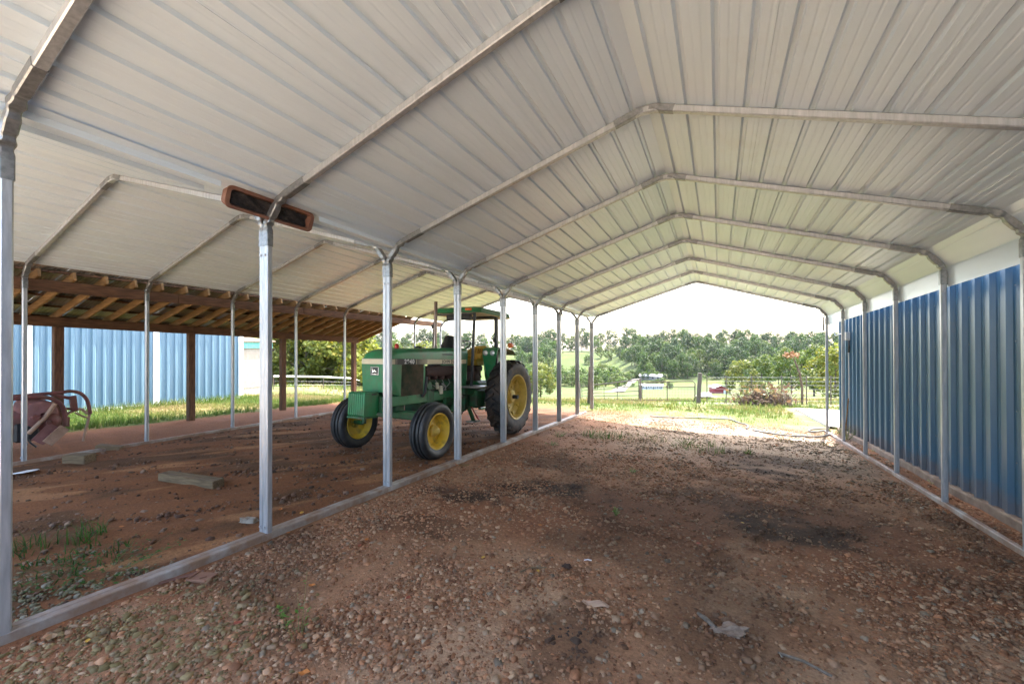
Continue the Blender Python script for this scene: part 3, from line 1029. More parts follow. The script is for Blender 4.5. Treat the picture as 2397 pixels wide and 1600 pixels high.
def text_mesh(body, size, mat, parent, loc, rot, name='lettering', bold=0.0, spacing=1.0):
    cu = bpy.data.curves.new('txt', 'FONT'); cu.body = body; cu.size = size; cu.extrude = .0015
    cu.align_x = 'CENTER'; cu.align_y = 'CENTER'; cu.offset = bold; cu.space_character = spacing
    ob = bpy.data.objects.new('txt', cu); COL.objects.link(ob)
    dg = bpy.context.evaluated_depsgraph_get()
    me = bpy.data.meshes.new_from_object(ob.evaluated_get(dg))
    bpy.data.objects.remove(ob); me.materials.clear(); me.materials.append(mat)
    return link(name, me, parent, loc, rot)


for sx in (-1, 1):
    rz = math.pi/2 if sx > 0 else -math.pi/2
    text_mesh('2940', .105, M['white'], stripe, (sx*.303, .055, 1.555), (math.pi/2, 0, rz), bold=.003, spacing=1.25)
    text_mesh('JOHN DEERE', .088, M['blackp'], stripe, (sx*.3015, 1.27, 1.555), (math.pi/2, 0, rz), bold=.0015, spacing=1.18)
# nose, badge
mb = MB()
fr = [(-.288, 1.512), (.288, 1.512), (.268, 1.06), (-.268, 1.06)]
vs = [(x, -.432+.018*(1.512-z)/.45, z) for x, z in fr]+[(x, -.12, z) for x, z in ((-.29, 1.512), (.29, 1.512), (.285, .98), (-.285, .98))]
mb.add(vs, [(0, 1, 2, 3), (4, 7, 6, 5), (0, 4, 5, 1), (1, 5, 6, 2), (2, 6, 7, 3), (3, 7, 4, 0)])
nose = mb.build('nose_cowl', M['jd'], tr)
mb = MB(); mb.box((0, -.4335, 1.40), (.178, .014, .140), bev=.012); badge = mb.build('badge', M['chrome'], tr)
mb = MB(); mb.box((0, -.441, 1.40), (.156, .006, .120), bev=.002); mb.build('badge_field', M['blackp'], badge)
deer = [(-.050, .045), (-.038, .048), (-.034, .020), (-.026, .004), (-.004, .010), (.012, .026), (.024, .006), (.046, -.010), (.060, -.030), (.040, -.022), (.014, -.014), (-.008, -.020), (-.036, -.034), (-.056, -.036), (-.036, -.020), (-.044, .002)]
mb = MB(); mb.prism([(x, z+1.405) for x, z in deer], 'Y', -.4465, -.4445); mb.box((0, -.4455, 1.352), (.11, .002, .008)); mb.build('badge_emblem', M['chrome'], badge)
# side grilles with their slats
for sx in (-1, 1):
    mb = MB(); mb.box((sx*.268, .165, 1.245), (.02, .57, .53)); gr = mb.build('side_grille', M['black'], tr)
    mb = MB()
    for k in range(19): mb.box((sx*.284, -.11+k*.0303, 1.245), (.014, .013, .525))
    mb.build('grille_slats', M['grille'], gr)
    mb = MB(); g = []
    for a in np.linspace(0, math.pi/2, 6):
        g.append([(sx*(.29-.06*(1-math.cos(a))), .452+.10*math.sin(a), z) for z in (1.0, 1.25, 1.5)])
    mb.sheet(g); mb.build('radiator_shroud', M['jd'], tr)
# weights on the nose
for k in range(8):
    x = -.177+.0443*(k+.5)
    mb = MB()
    mb.prism([(-.80, .735), (-.795, 1.06), (-.775, 1.08), (-.52, 1.08), (-.50, 1.05), (-.50, .78), (-.56, .70), (-.77, .70)], 'X', x-.0165, x+.0165)
    mb.build('front_weight', M['jd'], tr)
mb = MB(); mb.box((.1795, -.60, 1.045), (.004, .10, .028), bev=.001); mb.xf(lambda p: (p[0]-.004, p[1], p[2])); mb.build('weight_handle_slot', M['black'], tr)
mb = MB(); mb.box((0, -.655, .695), (.36, .30, .03)); mb.box((0, -.42, .87), (.46, .14, .26), bev=.01); mb.build('weight_bracket', M['jd_d'], tr)
mb = MB()
for sx in (-1, 1):
    mb.box((sx*.215, .58, .905), (.07, 2.06, .17), bev=.012)
    for k in range(4): mb.lathe([(.0001, sx*.255), (.014, sx*.255), (.014, sx*.245)], (0, .10+.09*k, .945), 'X', 6)
mb.build('frame_rail', M['jd'], tr)
# front axle
mb = MB(); mb.box((0, .03, .66), (1.10, .13, .14), bev=.02); mb.box((0, .03, .78), (.30, .24, .16), bev=.02)
for sx in (-1, 1):
    mb.box((sx*.58, .03, .655), (.26, .12, .15), bev=.02)
    mb.tube([(sx*.665, .03, .76), (sx*.675, .02, .44)], .042, 10)
    mb.tube([(sx*.675, .0, .455), (sx*.87, .0, .455)], .04, 10)
    mb.bar((sx*.64, .16, .62), (sx*.15, .22, .64), .035, .035)
mb.build('front_axle', M['jd_d'], tr)
# engine and what hangs on it
mb = MB()
mb.box((0, 1.05, .90), (.36, 1.10, .55), bev=.02); mb.box((0, 1.05, .62), (.26, 1.0, .10), bev=.02); mb.box((0, 1.05, 1.23), (.26, 1.0, .14), bev=.02)
for k in range(4): mb.box((.185, .68+.23*k, 1.05), (.03, .10, .22), bev=.01)
mb.box((.21, .72, .93), (.10, .26, .30), bev=.03); mb.box((.20, 1.36, .88), (.08, .30, .34), bev=.03)
eng = mb.build('engine_block', M['jd_d'], tr)
mb = MB()
mb.tube([(.19, .58, 1.36), (.19, 1.50, 1.36)], .085, 12)
for k in range(4): mb.box((.17, .68+.23*k, 1.27), (.14, .09, .12), bev=.02)
mb.box((.10, 1.05, 1.43), (.30, .95, .08), bev=.02)
mb.build('manifold', M['maroon'], eng)
mb = MB(); mb.tube([(.26, .56, 1.28), (.285, .53, 1.15), (.285, .50, 1.0), (.25, .47, .93)], .034, 10); mb.tube([(.24, .62, 1.12), (.26, .75, 1.02), (.25, .95, 1.05)], .012, 6); mb.build('radiator_hose', M['blackp'], eng)
mb = MB()
mb.tube([(.25, .90, 1.16), (.27, .90, 1.04)], .030, 10); mb.tube([(.25, 1.02, 1.10), (.27, 1.02, .94)], .038, 12)
mb.build('fuel_filter', M['canopy_under'], eng)
mb = MB()
for k in range(4): mb.tube([(.20, .70+.21*k, 1.22), (.255, .72+.2*k, 1.14), (.26, .92+.09*k, 1.06), (.24, .98+.05*k, 1.0)], .006, 5)
mb.tube([(.22, 1.12, 1.0), (.29, 1.13, 1.02), (.295, 1.10, 1.10), (.25, 1.06, 1.14)], .014, 7)
mb.build('fuel_lines', M['steel'], eng)
mb = MB(); mb.tube([(.26, 1.42, 1.42), (.30, 1.46, 1.1), (.30, 1.5, .95)], .012, 6); mb.box((.27, 1.22, .80), (.08, .2, .12), bev=.02); mb.lathe([(.0001, .31), (.07, .31), (.08, .27), (.08, .2)], (0, .62, 1.12), 'X', 16); mb.build('alternator', M['jd_d'], eng)
# transmission, rear axle, steps
mb = MB()
mb.box((0, 2.0, .78), (.42, 1.0, .50), bev=.04); mb.box((0, 2.7, .82), (.50, .62, .60), bev=.05)
mb.tube([(-.80, 2.70, .80), (.80, 2.70, .80)], .13, 14)
for sx in (-1, 1):
    mb.box((sx*.36, 1.78, .96), (.30, .66, .14), bev=.02); mb.box((sx*.47, 1.98, .80), (.22, .34, .34), bev=.02)
    mb.box((sx*.42, 1.55, .72), (.12, .10, .30), bev=.02); mb.bar((sx*.50, 1.62, .66), (sx*.54, 1.78, .34), .05, .06)
mb.build('transmission', M['jd_d'], tr)
mb = MB()
for sx in (-1, 1): mb.box((sx*.50, 1.86, 1.045), (.46, .62, .022), bev=.004); mb.box((sx*.56, 1.72, .36), (.20, .24, .02), bev=.004)
mb.build('foot_plate', M['steel'], tr)
# dash, steering, seat
mb = MB(); mb.prism([(1.70, 1.05), (1.70, 1.80), (1.86, 1.84), (1.98, 1.72), (1.92, 1.05)], 'X', -.24, .24); mb.build('dash_console', M['jd'], tr)
mb = MB(); mb.tube([(0, 1.86, 1.74), (0, 2.07, 1.885)], .02, 8)
R = Matrix.Rotation(math.radians(-56), 3, 'X')
ringp = [Vector((.205*math.cos(a), .205*math.sin(a), 0)) for a in np.linspace(0, 2*math.pi, 29)]
c0 = Vector((0, 2.09, 1.895)); tilt = Matrix.Rotation(math.radians(-35), 3, 'X').inverted()
mb.tube([c0+tilt @ p for p in ringp], .014, 7, cap=False)
for a in (0.5, 2.6, 4.7): mb.tube([c0, c0+tilt @ Vector((.2*math.cos(a), .2*math.sin(a), 0))], .009, 6)
mb.build('steering_wheel', M['blackp'], tr, smooth=True)
mb = MB(); mb.prism([(2.32, 1.53), (2.30, 1.60), (2.36, 1.635), (2.78, 1.60), (2.84, 1.52), (2.78, 1.47), (2.40, 1.47)], 'X', -.25, .25)
seat = mb.build('seat', M['seat'], tr)
mb = MB(); g = []
for x in np.linspace(-.27, .27, 13):
    wrap = 1-(x/.27)**4
    top = 1.80+.12*wrap
    g.append([(x, 2.86-.12*(x/.27)**2*1.6+.10*w-.01, 1.60+(top-1.60)*w) for w in np.linspace(0, 1, 6)])
mb.sheet(g); k0 = len(mb.v); mb.add([(p[0], p[1]+.055, p[2]) for p in mb.v], list(mb.f))
C_ = 6; R_ = 13
for i in range(R_-1): mb.f += [(i*C_+5, (i+1)*C_+5, k0+(i+1)*C_+5, k0+i*C_+5), (i*C_, (i+1)*C_, k0+(i+1)*C_, k0+i*C_)]; mb.m += [0, 0]
for j in range(C_-1): mb.f += [(j, j+1, k0+j+1, k0+j), ((R_-1)*C_+j, (R_-1)*C_+j+1, k0+(R_-1)*C_+j+1, k0+(R_-1)*C_+j)]; mb.m += [0, 0]
mb.build('seat_back', M['seat'], seat, smooth=math.radians(40))
mb = MB()
for k in range(5): mb.box((-.12+.06*k, 2.872, 1.80), (.022, .03, .11), (-.3, 0, 0), bev=.006)
mb.build('seat_flutes', simple('seat_flute_shadow_vinyl', (.30, .17, .02), (.36, .21, .03), 5, .6), seat)
mb = MB()
for sx in (-1, 1): mb.prism([(2.36, 1.62), (2.40, 1.70), (2.80, 1.76), (2.84, 1.70), (2.80, 1.64)], 'X', sx*.29-.03, sx*.29+.03)
mb.build('armrest', M['seat'], seat)
mb = MB(); mb.box((.0, 2.60, 1.40), (.30, .34, .14), bev=.03); mb.box((0, 2.62, 1.22), (.24, .28, .26), bev=.03)
for k in range(4): mb.tube([(-.14+.09*k, 2.48, 1.45), (-.10+.09*k, 2.66, 1.2)], .016, 6)
mb.build('seat_suspension', M['maroon'], tr)
# fenders with lamps
for sx in (-1, 1):
    mb = MB()
    arc = [(2.36, 1.24), (2.30, 1.50), (2.28, 1.74), (2.33, 1.83), (2.45, 1.87), (2.75, 1.86), (3.05, 1.82), (3.25, 1.72)]
    for (p, q_) in zip(arc[:-1], arc[1:]):
        x0 = .41+.10*max(0, (1.74-p[1])/.5); x0b = .41+.10*max(0, (1.74-q_[1])/.5)
        x1 = .77-.10*max(0, (1.74-p[1])/.5); x1b = .77-.10*max(0, (1.74-q_[1])/.5)
        vs = [(sx*x0, p[0], p[1]), (sx*x1, p[0], p[1]), (sx*x1b, q_[0], q_[1]), (sx*x0b, q_[0], q_[1])]
        vs += [(v[0], v[1]+.012, v[2]-.012) for v in vs]
        mb.add(vs, [(0, 1, 2, 3), (4, 7, 6, 5), (0, 4, 5, 1), (1, 5, 6, 2), (2, 6, 7, 3), (3, 7, 4, 0)])
    mb.prism([(2.30, 1.74), (2.33, 1.83), (2.45, 1.87), (3.05, 1.82), (3.25, 1.72), (3.2, 1.2), (2.9, 1.0), (2.5, 1.05), (2.40, 1.24)], 'X', sx*.42-.006, sx*.42+.006)
    fe = mb.build('fender', M['jd'], tr)
    mb = MB(); mb.box((sx*.59, 2.30, 1.745), (.34, .09, .13), bev=.03); mb.build('lamp_housing', M['jd'], fe)
    for dx in (-.085, .085):
        mb = MB(); mb.lathe([(.0001, -.012), (.045, -.006), (.056, 0), (.060, .012), (.050, .02)], (sx*.59+dx, 2.255, 1.745), 'Y', 20); mb.build('headlight', M['lens'], fe, smooth=math.radians(40))
    mb = MB(); mb.lathe([(.0001, 0), (.055, .01), (.062, .05), (.055, .09), (.0001, .10)], (sx*.80, 2.83, 1.93), 'Y', 16); mb.tube([(sx*.72, 2.86, 1.84), (sx*.80, 2.88, 1.90)], .012, 6); mb.build('warning_lamp', M['orange'], fe, smooth=math.radians(40))
# roll-over posts and canopy
for sx in (-1, 1):
    mb = MB(); mb.bar((sx*.50, 2.80, .95), (sx*.50, 2.72, 2.58), .07, .09, bev=.01, up=(0, 1, 0)); mb.box((sx*.50, 2.69, 2.05), (.09, .06, .1), bev=.01); mb.build('canopy_post', M['black'], tr)
    mb = MB(); mb.bar((sx*.50, 1.72, 1.06), (sx*.50, 1.80, 2.58), .05, .05, bev=.008, up=(0, 1, 0)); mb.box((sx*.52, 1.75, 2.3), (.06, .05, .09), bev=.01); mb.build('canopy_post', M['black'], tr)
mb = MB(); mb.bar((-.5, 2.72, 2.56), (.5, 2.72, 2.56), .07, .06); mb.build('canopy_crossbar', M['black'], tr)
mb = MB(); mb.bar((-.5, 1.80, 2.56), (.5, 1.80, 2.56), .05, .05); mb.build('canopy_crossbar', M['black'], tr)
out0 = [(-.63, 1.90), (-.50, 1.76), (.47, 1.76), (.60, 1.90), (.60, 3.22), (.47, 3.34), (-.50, 3.34), (-.63, 3.22)]


def loop(sc, z, oy=0): return [(x*sc, 2.56+(y-2.56)*sc+oy, z) for x, y in out0]


mb = MB()
L = [loop(1.05, 2.575), loop(1.055, 2.585), loop(.99, 2.595), loop(.97, 2.675), loop(.88, 2.705), loop(.5, 2.72)]
vs = [p for l in L for p in l]; fs = []
for i in range(len(L)-1):
    for k in range(8): fs.append((i*8+k, i*8+(k+1) % 8, (i+1)*8+(k+1) % 8, (i+1)*8+k))
fs.append(tuple(range(40, 48)))
mb.add(vs, fs); can = mb.build('canopy', M['jd'], tr)
mb = MB(); L = [loop(1.045, 2.572), loop(.93, 2.556), loop(.72, 2.60), loop(.3, 2.61)]
vs = [p for l in L for p in l]; fs = []
for i in range(3):
    for k in range(8): fs.append((i*8+k, i*8+(k+1) % 8, (i+1)*8+(k+1) % 8, (i+1)*8+k))
fs.append(tuple(range(24, 32))); mb.add(vs, fs); mb.build('canopy_lining', M['canopy_under'], can)
mb = MB(); mb.box((.37, 1.762, 2.640), (.16, .02, .05), (0.0, 0, 0), bev=.006); mb.build('reflector', M['orange'], can)
mb = MB(); mb.box((-.47, 1.80, 2.640), (.07, .05, .05), (0, 0, .7), bev=.006); mb.build('reflector', M['red'], can)
mb = MB(); mb.box((0, 1.98, 2.50), (.62, .10, .12), bev=.02); mb.build('canopy_visor', M['black'], can)
# exhaust, caps, bag on the hood
mb = MB(); mb.lathe([(.034, 1.80), (.034, 2.72), (.030, 2.735), (.028, 2.735), (.028, 2.60)], (0, 1.15, 0), 'Z', 18); mb.lathe([(.048, 1.80), (.048, 1.84), (.034, 1.85)], (0, 1.15, 0), 'Z', 16); mb.build('exhaust_stack', M['stack'], tr, smooth=math.radians(40))
mb = MB(); mb.lathe([(.075, 1.795), (.075, 1.82), (.055, 1.835), (.0001, 1.838)], (.02, .62, 0), 'Z', 14); mb.build('filler_cap', M['blackp'], tr)
mb = MB(); mb.lathe([(.035, 1.775), (.038, 1.83), (.02, 1.86), (.0001, 1.865)], (.08, -.02, 0), 'Z', 12); mb.build('hood_ornament_lamp', M['red'], tr)
mb = MB()
for zz, a, b in ((1.83, .15, .22), (1.90, .15, .20), (1.97, .12, .13), (2.05, .10, .12), (2.085, .07, .09)):
    mb.v += [(a*math.cos(t)*(1+.08*math.sin(3*t+zz*9))+.02, 1.60+b*math.sin(t)*(1+.06*math.cos(2*t+zz*7)), zz) for t in np.linspace(0, 2*math.pi, 13)[:-1]]
for i in range(4):
    for k in range(12): mb.f.append((i*12+k, i*12+(k+1) % 12, (i+1)*12+(k+1) % 12, (i+1)*12+k)); mb.m.append(0)
mb.f.append(tuple(range(48, 60))); mb.m.append(0)
mb.build('instrument_cover', M['blackp'], tr, smooth=math.radians(50))
mb = MB(); mb.lathe([(.0001, 0), (.045, .008), (.055, .03), (.05, .06)], (.27, 1.50, 1.89), 'Y', 14); mb.tube([(.27, 1.53, 1.84), (.24, 1.56, 1.80)], .012, 6); mb.build('warning_lamp', M['orange'], tr, smooth=math.radians(40))
# hitch and drawbar behind
mb = MB(); mb.bar((0, 2.9, .45), (0, 3.55, .42), .08, .05)
for sx in (-1, 1): mb.bar((sx*.28, 2.9, .5), (sx*.42, 3.6, .45), .03, .06); mb.tube([(sx*.30, 3.0, 1.1), (sx*.40, 3.4, .48)], .015, 6)
mb.build('hitch', M['jd_d'], tr)
mb = MB(); mb.tube([(.30, 2.05, .62), (.36, 2.2, .36), (.30, 2.4, .28), (.1, 2.6, .35)], .012, 6); mb.build('hydraulic_hose', M['red'], tr)

# ------------------------------------------------------------------ loose stone on the carport floor
def pebbles(name, xy, size, cols, flat=.55, seed=3, sink=.36):
    rng = np.random.default_rng(seed)
    n = len(xy)
    base = np.array([[-1, -1, -1], [1, -1, -1], [1, 1, -1], [-1, 1, -1], [-.72, -.72, 1], [.72, -.72, 1], [.72, .72, 1], [-.72, .72, 1]], float)
    quads = np.array([[0, 3, 2, 1], [4, 5, 6, 7], [0, 1, 5, 4], [1, 2, 6, 5], [2, 3, 7, 6], [3, 0, 4, 7]])
    V = base[None]*(1+rng.normal(0, .22, (n, 8, 3)))
    sc = size[:, None]*np.stack([rng.uniform(.7, 1.3, n), rng.uniform(.6, 1.1, n), rng.uniform(.5, 1.0, n)*flat], 1)*.5
    V = V*sc[:, None, :]
    # tilt, then spin
    tx = rng.normal(0, .35, n); ct, st = np.cos(tx)[:, None], np.sin(tx)[:, None]
    y_, z_ = V[..., 1]*ct-V[..., 2]*st, V[..., 1]*st+V[..., 2]*ct
    V = np.stack([V[..., 0], y_, z_], -1)
    a = rng.uniform(0, 2*np.pi, n); ca, sa = np.cos(a)[:, None], np.sin(a)[:, None]
    V = np.stack([V[..., 0]*ca-V[..., 1]*sa, V[..., 0]*sa+V[..., 1]*ca, V[..., 2]], -1)
    V[..., 0] += xy[:, :1]; V[..., 1] += xy[:, 1:2]
    V[..., 2] += (ground(xy[:, 0], xy[:, 1])+sc[:, 2]*(1-2*sink))[:, None]
    F = (quads[None]+np.arange(n)[:, None, None]*8).reshape(-1, 4)
    col = np.repeat(cols, 8, 0)
    me = mesh_np(name, V.reshape(-1, 3), F.ravel(), np.full(len(F), 4), M['stone'], col=col)
    return me


M['stone'] = col_mat('loose_stone', .85, vary=(70, .3), spec=.25)


def scatter(n, x0, x1, y0, y1, rng, dens=None):
    xy = np.stack([rng.uniform(x0, x1, n), rng.uniform(y0, y1, n)], 1)
    if dens is not None: xy = xy[rng.uniform(0, 1, n) < dens(xy[:, 0], xy[:, 1])]
    return xy


def floor_stone():
    rng = np.random.default_rng(5)
    stains = ((.88, 1.85, .55, .28), (1.72, 2.72, .75, .32), (4.25, 2.7, .62, .42), (2.8, .02, .3, .38), (4.3, 5.2, .7, .5))

    def dens(x, y):
        d = .32+.68*sstep(.38, .58, fbm(x*.8, y*.8, 91, 4))
        d = d*(1-.35*np.exp(-((x-2.75+.12*np.sin(y*.8))/.42)**2))*(1-.3*np.exp(-((x-4.55+.1*np.sin(y*.9+1))/.3)**2))
        for (cx, cy, rx, ry) in stains: d = d*(1-.55*np.exp(-(((x-cx)/rx)**2+((y-cy)/ry)**2)))
        d = d*sstep(.075, .16, np.abs(x))*sstep(.04, .10, np.abs(x-6.11))
        return d
    A = scatter(100000, .06, 6.4, -2.2, 2.2, rng, dens)
    B = scatter(46000, .06, 6.4, 2.2, 5.2, rng, lambda x, y: dens(x, y)*.85)
    C_ = scatter(26000, .06, 6.4, 5.2, 10.8, rng, lambda x, y: dens(x, y)*(.35+.65*sstep(.8, 2.4, x)))
    xy = np.concatenate([A, B, C_])
    n = len(xy)
    size = np.exp(rng.normal(math.log(.0143), .52, n))
    size = np.clip(size, .009, .05)*np.where(xy[:, 1] > 4.5, 1.15, 1.0)
    pal = np.array([(.22, .115, .070), (.26, .145, .092), (.18, .092, .056), (.28, .17, .115), (.29, .20, .145), (.22, .145, .105), (.155, .082, .05), (.30, .225, .17)])
    pgrey = np.array([(.22, .195, .17), (.18, .16, .14), (.26, .23, .20), (.15, .13, .112), (.21, .165, .13)])
    pg = np.array([(.15, .125, .068), (.18, .15, .088), (.125, .105, .052), (.20, .165, .115), (.16, .11, .065)])
    c = pal[rng.integers(0, len(pal), n)]
    grey = rng.uniform(0, 1, n) < .85*sstep(4.2, 7.5, xy[:, 1]+(fbm(xy[:, 0], xy[:, 1], 12, 3)-.5)*3)*sstep(.8, 2.2, xy[:, 0])+.05
    c[grey] = pgrey[rng.integers(0, len(pgrey), grey.sum())]
    moss = rng.uniform(0, 1, n) < .75*sstep(1.0, .3, np.hypot(xy[:, 0]-.7, (xy[:, 1]+1.35)*.9)/1.1)
    c[moss] = pg[rng.integers(0, len(pg), moss.sum())]
    c = c*rng.uniform(.62, 1.15, (n, 1))*np.array([1.42, 1.17, .89])
    dk = (sstep(.53, .68, fbm(xy[:, 0]*.8, xy[:, 1]*.8, 99, 4))*.42)[:, None]
    c = c*(1-dk)+np.array((.05, .032, .021))*dk
    for (cx, cy, rx, ry) in stains:
        w = np.exp(-(((xy[:, 0]-cx)/rx)**2+((xy[:, 1]-cy)/ry)**2)*1.2)*.95*sstep(.36, .56, fbm(xy[:, 0]*3.5, xy[:, 1]*3.5, 63, 3))
        c = c*(1-w[:, None])+np.array((.035, .024, .018))*w[:, None]
    link('gravel', pebbles('gravel', xy, size, c), label='loose brown and grey gravel spread over the carport floor', cat='gravel', kind='stuff')
    # clods and pale stones on the tractor side
    A = scatter(16000, -5.8, -.08, -2.3, 6.5, rng, lambda x, y: .2+.8*sstep(.5, .65, fbm(x*1.4, y*1.4, 17, 4)))
    A = A[(np.abs(A[:, 0]+.04) > .1)]
    B = scatter(1900, -1.3, -.09, -2.2, -.55, rng, lambda x, y: sstep(1.25, .35, np.hypot((x+.25)*.75, y+1.55)))
    xy = np.concatenate([A, B]); n = len(xy)
    size = np.clip(np.exp(rng.normal(math.log(.019), .5, n)), .008, .07)
    pal = np.array([(.10, .05, .03), (.13, .065, .038), (.16, .085, .05), (.075, .042, .026), (.19, .12, .08)])
    c = pal[rng.integers(0, 5, n)]*rng.uniform(.8, 1.2, (n, 1))
    k = len(A); c[k:] = pg[rng.integers(0, 5, n-k)]*rng.uniform(.75, 1.15, (n-k, 1)); size[k:] = np.clip(size[k:]*.95, .010, .034)
    link('earth_clods', pebbles('earth_clods', xy, size, c, .7, 8), label='crumbly red earth clods and pale stones under the tractor roof', cat='earth', kind='stuff')


floor_stone()

# ------------------------------------------------------------------ grass
M['grass'] = col_mat('grass_blade', .6, translucent=.35, spec=.3)


def blades_mesh(name, xy, h, w, cols, seed, per=3, spread=.03, lean=.45, z=None):
    rng = np.random.default_rng(seed)
    n = len(xy)*per
    P = np.repeat(xy, per, 0)+rng.normal(0, spread, (n, 2))
    hh = np.repeat(h, per)*rng.uniform(.55, 1.15, n); ww = np.repeat(w, per)*rng.uniform(.7, 1.2, n)
    c = np.repeat(cols, per, 0)*rng.uniform(.75, 1.25, (n, 1))
    zz = ground(P[:, 0], P[:, 1])-.01 if z is None else np.full(n, z)
    a = rng.uniform(0, 2*np.pi, n); ln = np.abs(rng.normal(0, lean, n))*hh; b = rng.uniform(0, 2*np.pi, n)
    dx, dy = np.cos(a)*ww/2, np.sin(a)*ww/2
    V = np.empty((n, 5, 3))
    for i, (sgn, f, k) in enumerate(((-1, 0, 1), (1, 0, 1), (1, .55, .75), (-1, .55, .75), (0, 1, 0))):
        V[:, i, 0] = P[:, 0]+sgn*dx*k+np.cos(b)*ln*f*f; V[:, i, 1] = P[:, 1]+sgn*dy*k+np.sin(b)*ln*f*f
        V[:, i, 2] = zz+hh*f*(1-.25*np.clip(ln/hh, 0, 1)*f)
    o = np.arange(n)*5
    F = np.stack([o, o+1, o+2, o+3, o+3, o+2, o+4], 1).ravel()
    lt = np.tile([4, 3], n)
    return mesh_np(name, V.reshape(-1, 3), F, lt, M['grass'], col=np.repeat(c, 5, 0))


def lawn():
    rng = np.random.default_rng(15)

    def edge_front(x, y): return sstep(10.6, 11.9, y+(fbm(x*1.3, y*1.3, 11, 4)-.5)*2.4+np.clip(-x-1, 0, 3)*.6-np.clip(x-5.6, 0, 10)*.5)
    def slab_free(x, y): return 1-(x > 5.9)*(y < 17.6)
    A = scatter(46000, -8.2, 13, 10.2, 24, rng, lambda x, y: edge_front(x, y)*slab_free(x, y)*(.12+.88*sstep(.36, .6, fbm(x*.5, y*.5, 19, 3)))*(1-.8*sstep(1.2, .5, np.abs(y-(19+.1*x)))*(x > -3)))
    B = scatter(26000, -12.7, -8.35, -3, 13, rng, lambda x, y: sstep(-8.35, -8.8, x+(fbm(x*1.3, y*1.3, 11, 4)-.5)*.5)*(.35+.65*sstep(.35, .6, fbm(x*.6, y*.6, 29, 3))))
    C_ = scatter(16000, -30, 14, 13, 40, rng, lambda x, y: (.3+.7*sstep(.4, .6, fbm(x*.3, y*.3, 39, 3)))*(1-.8*sstep(1.2, .5, np.abs(y-(19+.1*x)))*(x > -3))*slab_free(x, y))
    S = scatter(4500, .2, 6.0, 8.4, 11.4, rng, lambda x, y: sstep(.45, .65, fbm(x*1.6, y*1.6, 59, 3)))
    xy = np.concatenate([A, B, C_, S]); n = len(xy)
    kk = np.concatenate([np.zeros(len(A)), np.ones(len(B)), 2*np.ones(len(C_)), 3*np.ones(len(S))]).astype(int)
    h = np.array([.10, .10, .22, .05])[kk]*rng.uniform(.6, 1.5, n); w = np.array([.012, .012, .03, .008])[kk]
    # taller weeds against the shelter posts and the left wall
    tall = (xy[:, 0] > -9.2) & (kk == 1); h[tall] *= 1.7
    wall = (xy[:, 0] < -12.2) & (kk == 1); h[wall] *= 2.2
    pal = np.array([(.075, .13, .022), (.11, .16, .03), (.15, .17, .04), (.20, .19, .06), (.25, .20, .09)])
    dry = np.clip(fbm(xy[:, 0]*.45, xy[:, 1]*.45, 21, 4)*1.6-.25+rng.normal(0, .18, n), 0, .999)
    dry = np.where(tall, dry*.4, dry); dry = np.where(kk == 3, .85+.14*rng.uniform(0, 1, n), dry)
    c = pal[(dry*5).astype(int)]
    link('grass', blades_mesh('grass', xy, h, w, c, 5), label='sunlit yellow-green grass growing round the carports', cat='grass', kind='stuff')


lawn()


def at_px(u, v): return on_ground(u, v)


def weed(name, u, v, kind, h, label, n=30, rad=.12, seed=1, col=(.075, .15, .02), group=None):
    x, y, z = at_px(u, v)
    rng = np.random.default_rng(seed)
    r = rad*np.sqrt(rng.uniform(0, 1, n)); a = rng.uniform(0, 2*np.pi, n)
    if kind == 'blade':
        xy = np.stack([r*np.cos(a), r*np.sin(a)], 1)
        me = blades_mesh(name, xy, np.full(n, h), np.full(n, .008 if h < .2 else .012), np.tile(np.array(col), (n, 1))*rng.uniform(.7, 1.3, (n, 1)), seed, per=2, spread=.01, lean=1.1, z=0.0)
        # sit on the actual ground
        return link(name, me, loc=(x, y, z), label=label, cat='weed', group=group)
    # leafy: stems with small oval leaves
    V, F, LT, Cc = [], [], [], []
    for i in range(n):
        p0 = np.array([r[i]*np.cos(a[i])*.4, r[i]*np.sin(a[i])*.4, 0]); top = np.array([r[i]*np.cos(a[i])*1.6, r[i]*np.sin(a[i])*1.6, h*rng.uniform(.4, 1)])
        o = len(V); w = .0025
        V += [p0+[-w, 0, 0], p0+[w, 0, 0], top+[w*.5, 0, 0], top+[-w*.5, 0, 0]]; F += [o, o+1, o+2, o+3]; LT.append(4); Cc += [(.10, .12, .03)]*4
        for k in range(rng.integers(3, 7)):
            f = rng.uniform(.3, 1); b = rng.uniform(0, 2*np.pi); L = rng.uniform(.014, .034)
            p = p0+(top-p0)*f; d = np.array([np.cos(b), np.sin(b), rng.uniform(-.2, .5)]); s = np.array([-np.sin(b), np.cos(b), 0])*L*.33
            o = len(V); V += [p, p+d*L*.5+s, p+d*L, p+d*L*.5-s]; F += [o, o+1, o+2, o+3]; LT.append(4)
            g = rng.uniform(.75, 1.35); Cc += [tuple(np.array(col)*g)]*4
    me = mesh_np(name, np.array(V), F, LT, M['grass'], col=np.array(Cc))
    return link(name, me, loc=(x, y, z), label=label, cat='weed', group=group)


